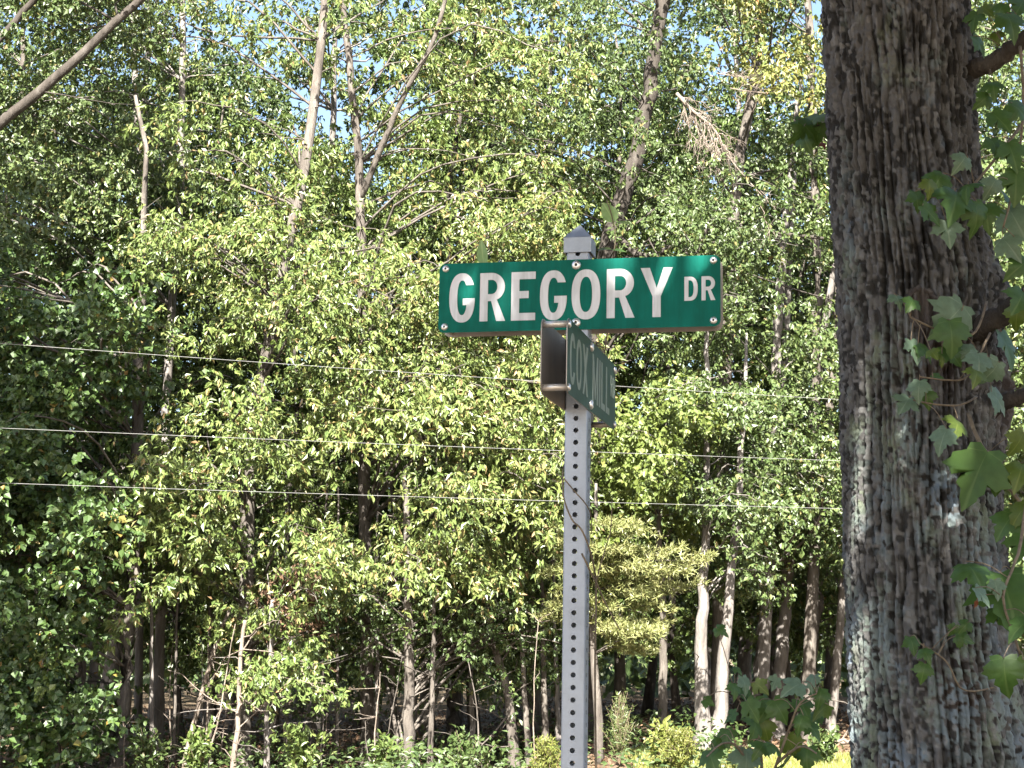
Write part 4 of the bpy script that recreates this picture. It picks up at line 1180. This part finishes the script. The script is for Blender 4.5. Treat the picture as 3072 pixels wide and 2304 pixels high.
# COX MILL: its two plates run away from the viewer on either side of the post
ZC, CY = Z0 - 6.761 * INCH, 1.2
lo = mobj('sign_plate', PL_OLD, sign, (OFF * INCH, CY * INCH, ZC)); lo.rotation_euler = (0, 0, math.pi / 2); lo['label'] = 'dull green plate lettered COX MILL seen almost edge-on'
lob = mobj('sign_plate', PL_OLD, sign, (-OFF * INCH, CY * INCH, ZC)); lob.rotation_euler = (0, 0, -math.pi / 2)
x = -10.9
for ch, w in (('C', 2.3), ('O', 2.4), ('X', 2.5), (' ', 1.1), ('M', 2.9), ('I', .62), ('L', 1.95), ('L', 1.95)):
    if ch != ' ': letter(ch, x, -2.05, w, 4.1, .62, lo, -PT / 2, M['sign_white_old'])
    x += w + .52
for ch, w in (('R', 1.1), ('D', 1.05)):
    letter(ch, x + .1, -.2, w, 1.9, .33, lo, -PT / 2, M['sign_white_old']); x += w + .3
for x in (-11.42, 11.42):
    for z in (-2.5, 2.5): spacer(lo, x, z, 2 * OFF - PT / 2); add_bolt(lo, x, -PT / 2, z, BOLT_SMALL)
add_bolt(lo, -CY, -PT / 2, 2.45, BOLT_BIG); add_bolt(lo, -CY, -PT / 2, -2.45, BOLT_BIG)

# ------------------------------------------------------------------ vine on the post
vine = empty('climbing_vine', (SC[0] + .06, SC[1] + .03, 0.0))
tag(vine, 'thin twining vine with bare stems on the perforated post and small leaves above the sign', 'vine')
vo = np.array([SC[0] + .06, SC[1] + .03, 0.0])
YS = SC[1]
vst = [([(1800, 3900, YS + .08), (1795, 2900, YS + .08), (1788, 2304, YS + .07), (1785, 2000, YS + .065), (1788, 1760, YS + .06), (1772, 1660, YS - .03), (1745, 1590, YS - .058), (1717, 1560, YS - .06), (1693, 1500, YS - .055), (1688, 1440, YS - .02), (1700, 1380, YS + .06), (1760, 1330, YS + .3), (1800, 1150, YS + .42), (1826, 960, YS + .3), (1838, 790, YS + .08), (1846, 715, YS + .05), (1836, 650, YS + .05), (1820, 600, YS + .05)], .0022, .0012),
       ([(1692, 1436, YS - .055), (1725, 1475, YS - .062), (1757, 1512, YS - .05), (1772, 1545, YS), (1775, 1600, YS + .04)], .0017, .0010),
       ([(1745, 1660, YS - .06), (1760, 1690, YS - .055), (1776, 1725, YS - .03), (1790, 1750, YS), (1812, 1800, YS + .03), (1838, 1850, YS + .03), (1860, 1890, YS + .03)], .0022, .0012),
       ([(1786, 1760, YS + .05), (1800, 1700, YS + .03), (1818, 1640, YS + .03), (1832, 1590, YS + .03), (1836, 1500, YS + .04)], .0016, .0008)]
vs0 = None
for pts, a, b_ in vst:
    P = spline(np.array([at(*p) for p in pts]), 90 if len(pts) > 8 else 30)
    if vs0 is None: P[0] = [P[0][0], P[0][1], -0.01]
    mb = MB(); mb.tube(P - vo, np.linspace(a, b_, len(P)), 6)
    s_ = mobj('stem', mb.mesh('stem', M['stem'], True), vine)
    vs0 = vs0 or s_
# pointed vine leaf
def vine_leaf(px, py, lpx, wpx, Y, dirv, face, key):
    s = lpx / FPX * Y; wv = wpx / FPX * Y
    k = np.linspace(0, 1, 9); prof = np.sin(np.pi * k ** .75) ** .8 * .5
    V = np.concatenate([np.stack([sg * prof * wv / s, k, .12 * np.abs(sg) * prof - .15 * k ** 2], -1) for sg in (-1, 0, 1)])
    q = np.arange(8); Fq = np.concatenate([np.stack([q, q + 9, q + 10, q + 1], -1), np.stack([q + 9, q + 18, q + 19, q + 10], -1)])
    me = mesh_np('leaf', V, Fq, M[key], True)
    d = unit(np.array(dirv, float)); n_ = np.array(face, float); x_ = unit(np.cross(d, n_)); z_ = np.cross(x_, d)
    o = bpy.data.objects.new('leaf', me); p = at(px, py, Y) - vo
    C.objects.link(o); o.parent = vine
    o.matrix_local = Matrix(((x_[0] * s, d[0] * s, z_[0] * s, p[0]), (x_[1] * s, d[1] * s, z_[1] * s, p[1]), (x_[2] * s, d[2] * s, z_[2] * s, p[2]), (0, 0, 0, 1)))


vine_leaf(1842, 668, 75, 52, YS + .05, (-.45, 0, .9), (0, -1, .3), 'vine_leaf')
vine_leaf(1845, 668, 60, 34, YS + .05, (1, -.2, -.05), (0, -.45, .9), 'near_leaf_yellow')
vine_leaf(1836, 748, 48, 28, YS + .05, (-1, -.2, .0), (0, -.5, .9), 'near_leaf_yellow')
vine_leaf(1836, 750, 45, 26, YS + .05, (1, -.2, -.05), (0, -.5, .9), 'near_leaf')
vine_leaf(1452, 800, 88, 36, YS + .12, (-.15, 0, 1), (-.3, -1, .2), 'vine_leaf')
mb = MB(); mb.tube(spline(np.array([at(1452, 805, YS + .12), at(1460, 900, YS + .1), at(1560, 985, YS + .08), at(1720, 1010, YS + .07), at(1800, 1040, YS + .06)]), 24) - vo, .0014, 5)
mobj('stem', mb.mesh('stem', M['stem'], True), vine)

# ------------------------------------------------------------------ overhead wires and the poles that carry them
wl = [('uppermost of the three overhead wires, crossing behind the lower sign plate', [(0, 1027), (900, 1097), (1600, 1146), (2520, 1196)]),
      ('middle one of the three overhead wires crossing the trees', [(0, 1282), (900, 1323), (1690, 1355), (2540, 1381)]),
      ('lowest of the three overhead wires, crossing behind the perforated post', [(0, 1447), (900, 1481), (1690, 1505), (2545, 1525)])]
for lab, pp in wl:
    P = np.array([at(x, y, 17.0 + 3.4 * x / 2540.0) for x, y in pp])
    t = np.polyfit(P[:, 0], P[:, 2], 2); ty = np.polyfit(P[:, 0], P[:, 1], 1)
    X = np.linspace(-17.0, 17.0, 60)
    Q = np.stack([X, np.polyval(ty, X), np.polyval(t, X)], -1)
    mb = MB(); mb.tube(Q, .0026, 6)
    o = mobj('overhead_wire', mb.mesh('overhead_wire', M['wire'], True)); tag(o, lab, 'wire', 'overhead wires')
    wire_ends = (Q[0], Q[-1])
for k, e in enumerate(wire_ends):
    root = empty('utility_pole', (e[0], e[1] + .14, 0)); tag(root, ['wooden utility pole at the %s end of the overhead wires' % s for s in ('left', 'right')][k], 'pole')
    mb = MB(); mb.tube([(0, 0, -.3), (0, 0, 4), (0, 0, 8.5)], [.15, .13, .10], 14); mobj('shaft', mb.mesh('shaft', M['bark_grey'], True), root)

# ------------------------------------------------------------------ dead branch hung up in the trees
rng = np.random.default_rng(66)
DY = 24.3
d0 = at(2035, 285, DY)
mb = MB()
main = spline(np.array([at(2030, 280, DY), at(2075, 330, DY - .05), at(2140, 385, DY - .1), at(2175, 455, DY - .1), at(2225, 520, DY), at(2290, 590, DY + .05)]), 26)
mb.tube(main - d0, np.linspace(.030, .006, 26), 6)
def twigs(P, n, L, r, depth, sag):
    for _ in range(n):
        k = rng.integers(1, len(P) - 1); a = P[k]; td = unit(P[min(k + 1, len(P) - 1)] - P[k - 1])
        d = unit(td + rng.normal(0, .55, 3) + np.array([.0, -.1, -sag]))
        l = L * rng.uniform(.4, 1.1)
        Q = wander(rng, a, a + d * l + np.array([0, 0, -sag * .25 * l]), 8, .045 * l)
        mb.tube(Q - d0, np.linspace(r, r * .3, 8), 4, False)
        if depth: twigs(Q, 4, L * .5, r * .55, depth - 1, sag)
twigs(main, 22, .75, .010, 2, .35)
s2 = spline(np.array([at(2045, 290, DY), at(2060, 350, DY), at(2075, 405, DY), at(2110, 430, DY)]), 10); mb.tube(s2 - d0, np.linspace(.014, .004, 10), 5); twigs(s2, 8, .45, .006, 1, .4)
for px, py in ((2150, 220), (2190, 265)):
    s3 = spline(np.array([at(px, py, DY + .2), at(px + 50, py + 8, DY + .2), at(px + 110, py + 15, DY + .2)]), 8); mb.tube(s3 - d0, np.linspace(.012, .003, 8), 5); twigs(s3, 10, .4, .005, 1, 0)
o = mobj('dead_branch', mb.mesh('dead_branch', M['dead_wood'], True), None, tuple(d0))
tag(o, 'bleached leafless branch hanging tip-down in the trees right of the sign', 'branch')

# ------------------------------------------------------------------ small pine behind the post
rng = np.random.default_rng(70)
PY = 23.0
pb = at(1800, 2260, PY); pb[2] = float(ground_z(pb[0], PY)) - .03
pine = empty('pine_tree', tuple(pb)); tag(pine, 'small pine with flat yellow-green needle tiers right behind the perforated post', 'pine')
wood = MB(); tp = at(1788, 1450, PY)
S = wander(rng, pb, tp, 14, .02); wood.tube(S - pb, np.linspace(.07, .02, 14), 8)
cr = Crown()
for (px, py) in [(1840, 1560), (1900, 1590), (1860, 1640), (1930, 1650), (1820, 1700), (1900, 1720), (1980, 1700), (2030, 1690), (1850, 1770), (1930, 1790), (1870, 1840), (1960, 1830), (1990, 1770), (1830, 1860), (1940, 1880), (1740, 1640), (1700, 1700), (1720, 1780), (1890, 1930), (1700, 1850)]:
    for q in range(2):
        c = at(px + rng.normal(0, 30), py + rng.normal(0, 32), PY - rng.uniform(.0, .7))
        k = int(np.argmin(np.abs(S[:, 2] - c[2] + .1)))
        bp = spline(np.array([S[k], .5 * (S[k] + c) + [0, 0, .06], c]), 7); wood.tube(bp - pb, np.linspace(.014, .004, 7), 4, False)
        o_ = unit((c - S[k]) * [1, 1, 0] + [0, -.2, 0])
        nf = 60; o_ = unit(o_ + [0, 0, rng.normal(.05, .25)])
        f = c + o_ * rng.uniform(-.35, .3, nf)[:, None] + np.cross([0, 0, 1], o_) * rng.normal(0, .13, nf)[:, None] + np.array([0, 0, 1]) * rng.normal(0, .035, nf)[:, None]
        P = np.repeat(f, 9, 0); D = unit(rng.normal(0, .6, (nf * 9, 3)) + o_ * .5 + [0, -.1, .25]); N = unit(LIGHT_BIAS + rng.normal(0, .6, (nf * 9, 3)))
        cr.add(P, D, N, np.repeat(rng.uniform(-.15, .15, nf), 9))
mobj('trunk', wood.mesh('trunk', M['bark_grey'], True), pine)
mobj('crown', cr.build(rng, 'crown', pb, .09, .16, M['pine_needle'], 'blade', .6, .15, 0), pine)

# ------------------------------------------------------------------ seedlings and brush at the foot of the wood
def brush(name, label, px, py_top, width, Y, mat, seed, L=.08, ratio=.35, n=26, kind='oval', tint0=.5, upright=.9):
    rng = np.random.default_rng(seed)
    top = at(px, py_top, Y); w = width / FPX * Y
    b = np.array([top[0], Y, float(ground_z(top[0], Y))]); h = max(.25, top[2] - b[2])
    root = empty(name, tuple(b)); tag(root, label, 'shrub', 'low shrubs at the foot of the wood')
    wood = MB(); cr = Crown()
    for i in range(n):
        e = np.array([rng.normal(0, .32) * w, rng.normal(0, .3) * w, h * rng.uniform(.45, 1.0) * (1 - .0 * i)])
        e[:2] *= (1.1 - .6 * e[2] / h)
        Q = spline(np.array([[0, 0, 0], e * [.35, .35, .6] + rng.normal(0, .02, 3), e]), 9); wood.tube(Q, np.linspace(.006, .0018, 9), 4, False)
        m_ = 34; k = rng.uniform(.25, 1, m_); ii = (k * 8).astype(int)
        f = Q[ii] + rng.normal(0, .035, (m_, 3))
        D = unit(rng.normal(0, .6, (m_, 3)) + (e - [0, 0, 0]) * .3 / h + [0, -.15, .15 * upright]); N = unit(LIGHT_BIAS + rng.normal(0, .5, (m_, 3)))
        cr.add(f, D, N, np.full(m_, rng.uniform(-.1, .1)))
    mobj('stems', wood.mesh('stems', M['stem'], True), root)
    mobj('foliage', cr.build(rng, 'foliage', np.zeros(3), L, ratio, mat, kind, tint0, .15, .01), root)


LM = M['lime_leaf']
brush('cedar_seedling', 'sunlit lime green seedling with a pointed tip left of the post foot', 1640, 2205, 120, 20.5, LM, 101, .06, .25, 60, tint0=.8)
brush('cedar_seedling', 'feathery sunlit yellow-green seedling in front of the twin-stemmed tree', 2040, 2180, 190, 20.8, LM, 102, .06, .25, 75, tint0=.85)
brush('fern_shrub', 'bright upright frond cluster left of the twin stems', 1985, 2150, 70, 21.2, LM, 103, .09, .4, 16, tint0=.8)
brush('juniper_shrub', 'soft green wispy juniper close to the right of the post', 1860, 2075, 120, 22.5, SMALL, 104, .06, .12, 46, 'blade', .75)
brush('bramble_shrub', 'pale leafy brush at the grass edge below the pale trunks', 2470, 2170, 110, 22.8, SMALL, 105, .08, .5, 26)
brush('oak_seedling', 'low green seedling at the foot of the hornbeam trunk', 1150, 2195, 140, 22.6, OAK, 106, .10, .4, 20, tint0=.3)
brush('oak_seedling', 'leafy seedling under the oak left of the slim saplings', 600, 2180, 160, 22.2, OAK, 107, .10, .45, 22, tint0=.3)
brush('maple_seedling', 'broad-leaved seedling in the dark lower left corner', 120, 2130, 220, 21.6, BROAD, 108, .11, .8, 26, 'broad', .4)
brush('oak_seedling', 'pale leafed seedling between oak saplings and hornbeam', 905, 2170, 150, 22.4, OAK, 109, .11, .45, 18, tint0=.45)
brush('bramble_shrub', 'thin brush in the shade left of the leaning snag', 1400, 2185, 160, 22.6, SMALL, 110, .08, .5, 18, tint0=.3)
brush('bramble_shrub', 'thin shaded brush right of the lower left maple trunk', 450, 2165, 120, 22.6, SMALL, 111, .08, .5, 18, tint0=.3)

# fallen branches near the pale trunks, and upright bare saplings in the shade
rng = np.random.default_rng(83)
for k, (xa, ya, xb, yb, Y, lab) in enumerate([(2470, 2196, 2600, 2204, 27.0, 'grey fallen log lying behind the grass beside the big trunk'), (2440, 2208, 2580, 2216, 26.4, 'thin fallen branch just in front of the grey log'),
                                              (1290, 2285, 1480, 2240, 23.2, 'pale fallen branch on the leaf litter left of the leaning snag')]):
    a, b_ = at(xa, ya, Y), at(xb, yb, Y); a[2] = ground_z(a[0], Y) + .06; b_[2] = ground_z(b_[0], Y) + .08
    mb = MB(); Q = wander(rng, a, b_, 12, .02); mb.tube(Q - a, np.linspace(.06 if k == 0 else .03, .02, 12), 8)
    for _ in range(4):
        q = Q[rng.integers(2, 10)]; mb.tube(wander(rng, q, q + np.array([rng.normal(0, .25), rng.normal(0, .2), rng.uniform(.05, .3)]), 5, .02) - a, np.linspace(.012, .004, 5), 4, False)
    tag(mobj('fallen_branch', mb.mesh('fallen_branch', M['dead_wood'], True), None, tuple(a)), lab, 'branch', 'fallen branches')
for k in range(36):
    px = rng.uniform(20, 1700); Y = rng.uniform(22.4, 26); a = at(px, 1913, Y); a[2] = float(ground_z(a[0], Y)) - .02
    hgt = rng.uniform(.5, 2.2); e = a + np.array([rng.normal(0, .18), rng.normal(0, .1), hgt])
    mb = MB(); Q = wander(rng, a, e, 9, .02); mb.tube(Q - a, np.linspace(rng.uniform(.008, .02), .004, 9), 5)
    for _ in range(5):
        q = Q[rng.integers(3, 9)]; mb.tube(wander(rng, q, q + np.array([rng.normal(0, .22), rng.normal(0, .2), rng.uniform(-.05, .25)]), 5, .012) - a, np.linspace(.006, .002, 5), 3, False)
    tag(mobj('bare_sapling', mb.mesh('bare_sapling', M['bark_grey'] if k % 2 else M['dead_wood'], True), None, tuple(a)), 'thin leafless sapling standing in the shaded undergrowth', 'sapling', 'bare saplings in the undergrowth')

# tangle of low leaves and twigs under the trees
n = 20000
X = rng.uniform(-10, 3.0, n); Yv = 20.4 + 8 * rng.random(n) ** 1.4; cl = vnoise(X * .9 + 30, Yv * .9, 61)
kp = rng.random(n) < np.clip(cl * 2.2 - .6, 0, 1); X, Yv = X[kp], Yv[kp]; n = len(X)
P = np.stack([X, Yv, ground_z(X, Yv) + .05 + .75 * rng.random(n) ** 1.6 * cl[kp]], -1)
o = mobj('undergrowth', leaves_mesh('undergrowth', P, rng.normal(0, 1, (n, 3)) * [1, 1, .5], unit(LIGHT_BIAS + rng.normal(0, .5, (n, 3))), rng.uniform(.06, .14, n), rng.uniform(.03, .07, n), np.clip(rng.normal(.2, .2, n), 0, 1), SMALL, 'fold'))
tag(o, 'low leafy undergrowth beneath the trees', 'undergrowth', None, 'stuff')

# leaf litter
n = 40000
X = rng.uniform(-12, 12, n); Yv = 19.5 + 26 * rng.random(n) ** 1.3
keep = ~((X > 2.2) & (Yv < 23)); X, Yv = X[keep], Yv[keep]; n = len(X)
P = np.stack([X, Yv, ground_z(X, Yv) + rng.uniform(.004, .05, n)], -1)
o = mobj('leaf_litter', leaves_mesh('leaf_litter', P, rng.normal(0, 1, (n, 3)) * [1, 1, .3], unit(np.array([0, 0, 1.0]) + rng.normal(0, .45, (n, 3))), rng.uniform(.06, .13, n), rng.uniform(.04, .08, n), rng.random(n), M['brown_leaf'], 'diamond'))
tag(o, 'dry brown fallen leaves covering the forest floor', 'leaf litter', None, 'stuff')

# grass: the mown verge and the strip in front of the trees on the right
def grass(name, label, x0, x1, y0, y1, n, h0, h1, tint, seed):
    rng = np.random.default_rng(seed)
    X = rng.uniform(x0, x1, n); Yv = rng.uniform(y0, y1, n)
    P = np.stack([X, Yv, ground_z(X, Yv) - .01], -1)
    D = unit(rng.normal(0, .42, (n, 3)) * [1, 1, .2] + [0, 0, 1]); N = unit(rng.normal(0, .5, (n, 3)) + [0, -1, .3])
    tag(mobj(name, leaves_mesh(name, P, D, N, rng.uniform(h0, h1, n), rng.uniform(.006, .014, n), np.clip(rng.normal(tint, .2, n), 0, 1), M['grass'], 'blade')), label, 'grass', None, 'stuff')


grass('grass', 'sunlit yellow-green grass strip in front of the pale trunks', 1.6, 7.5, 19.5, 24.5, 34000, .05, .16, .7, 201)
grass('verge_grass', 'rough grass on the verge around the sign post', -5, 6, 2.2, 12, 14000, .05, .14, .5, 202)
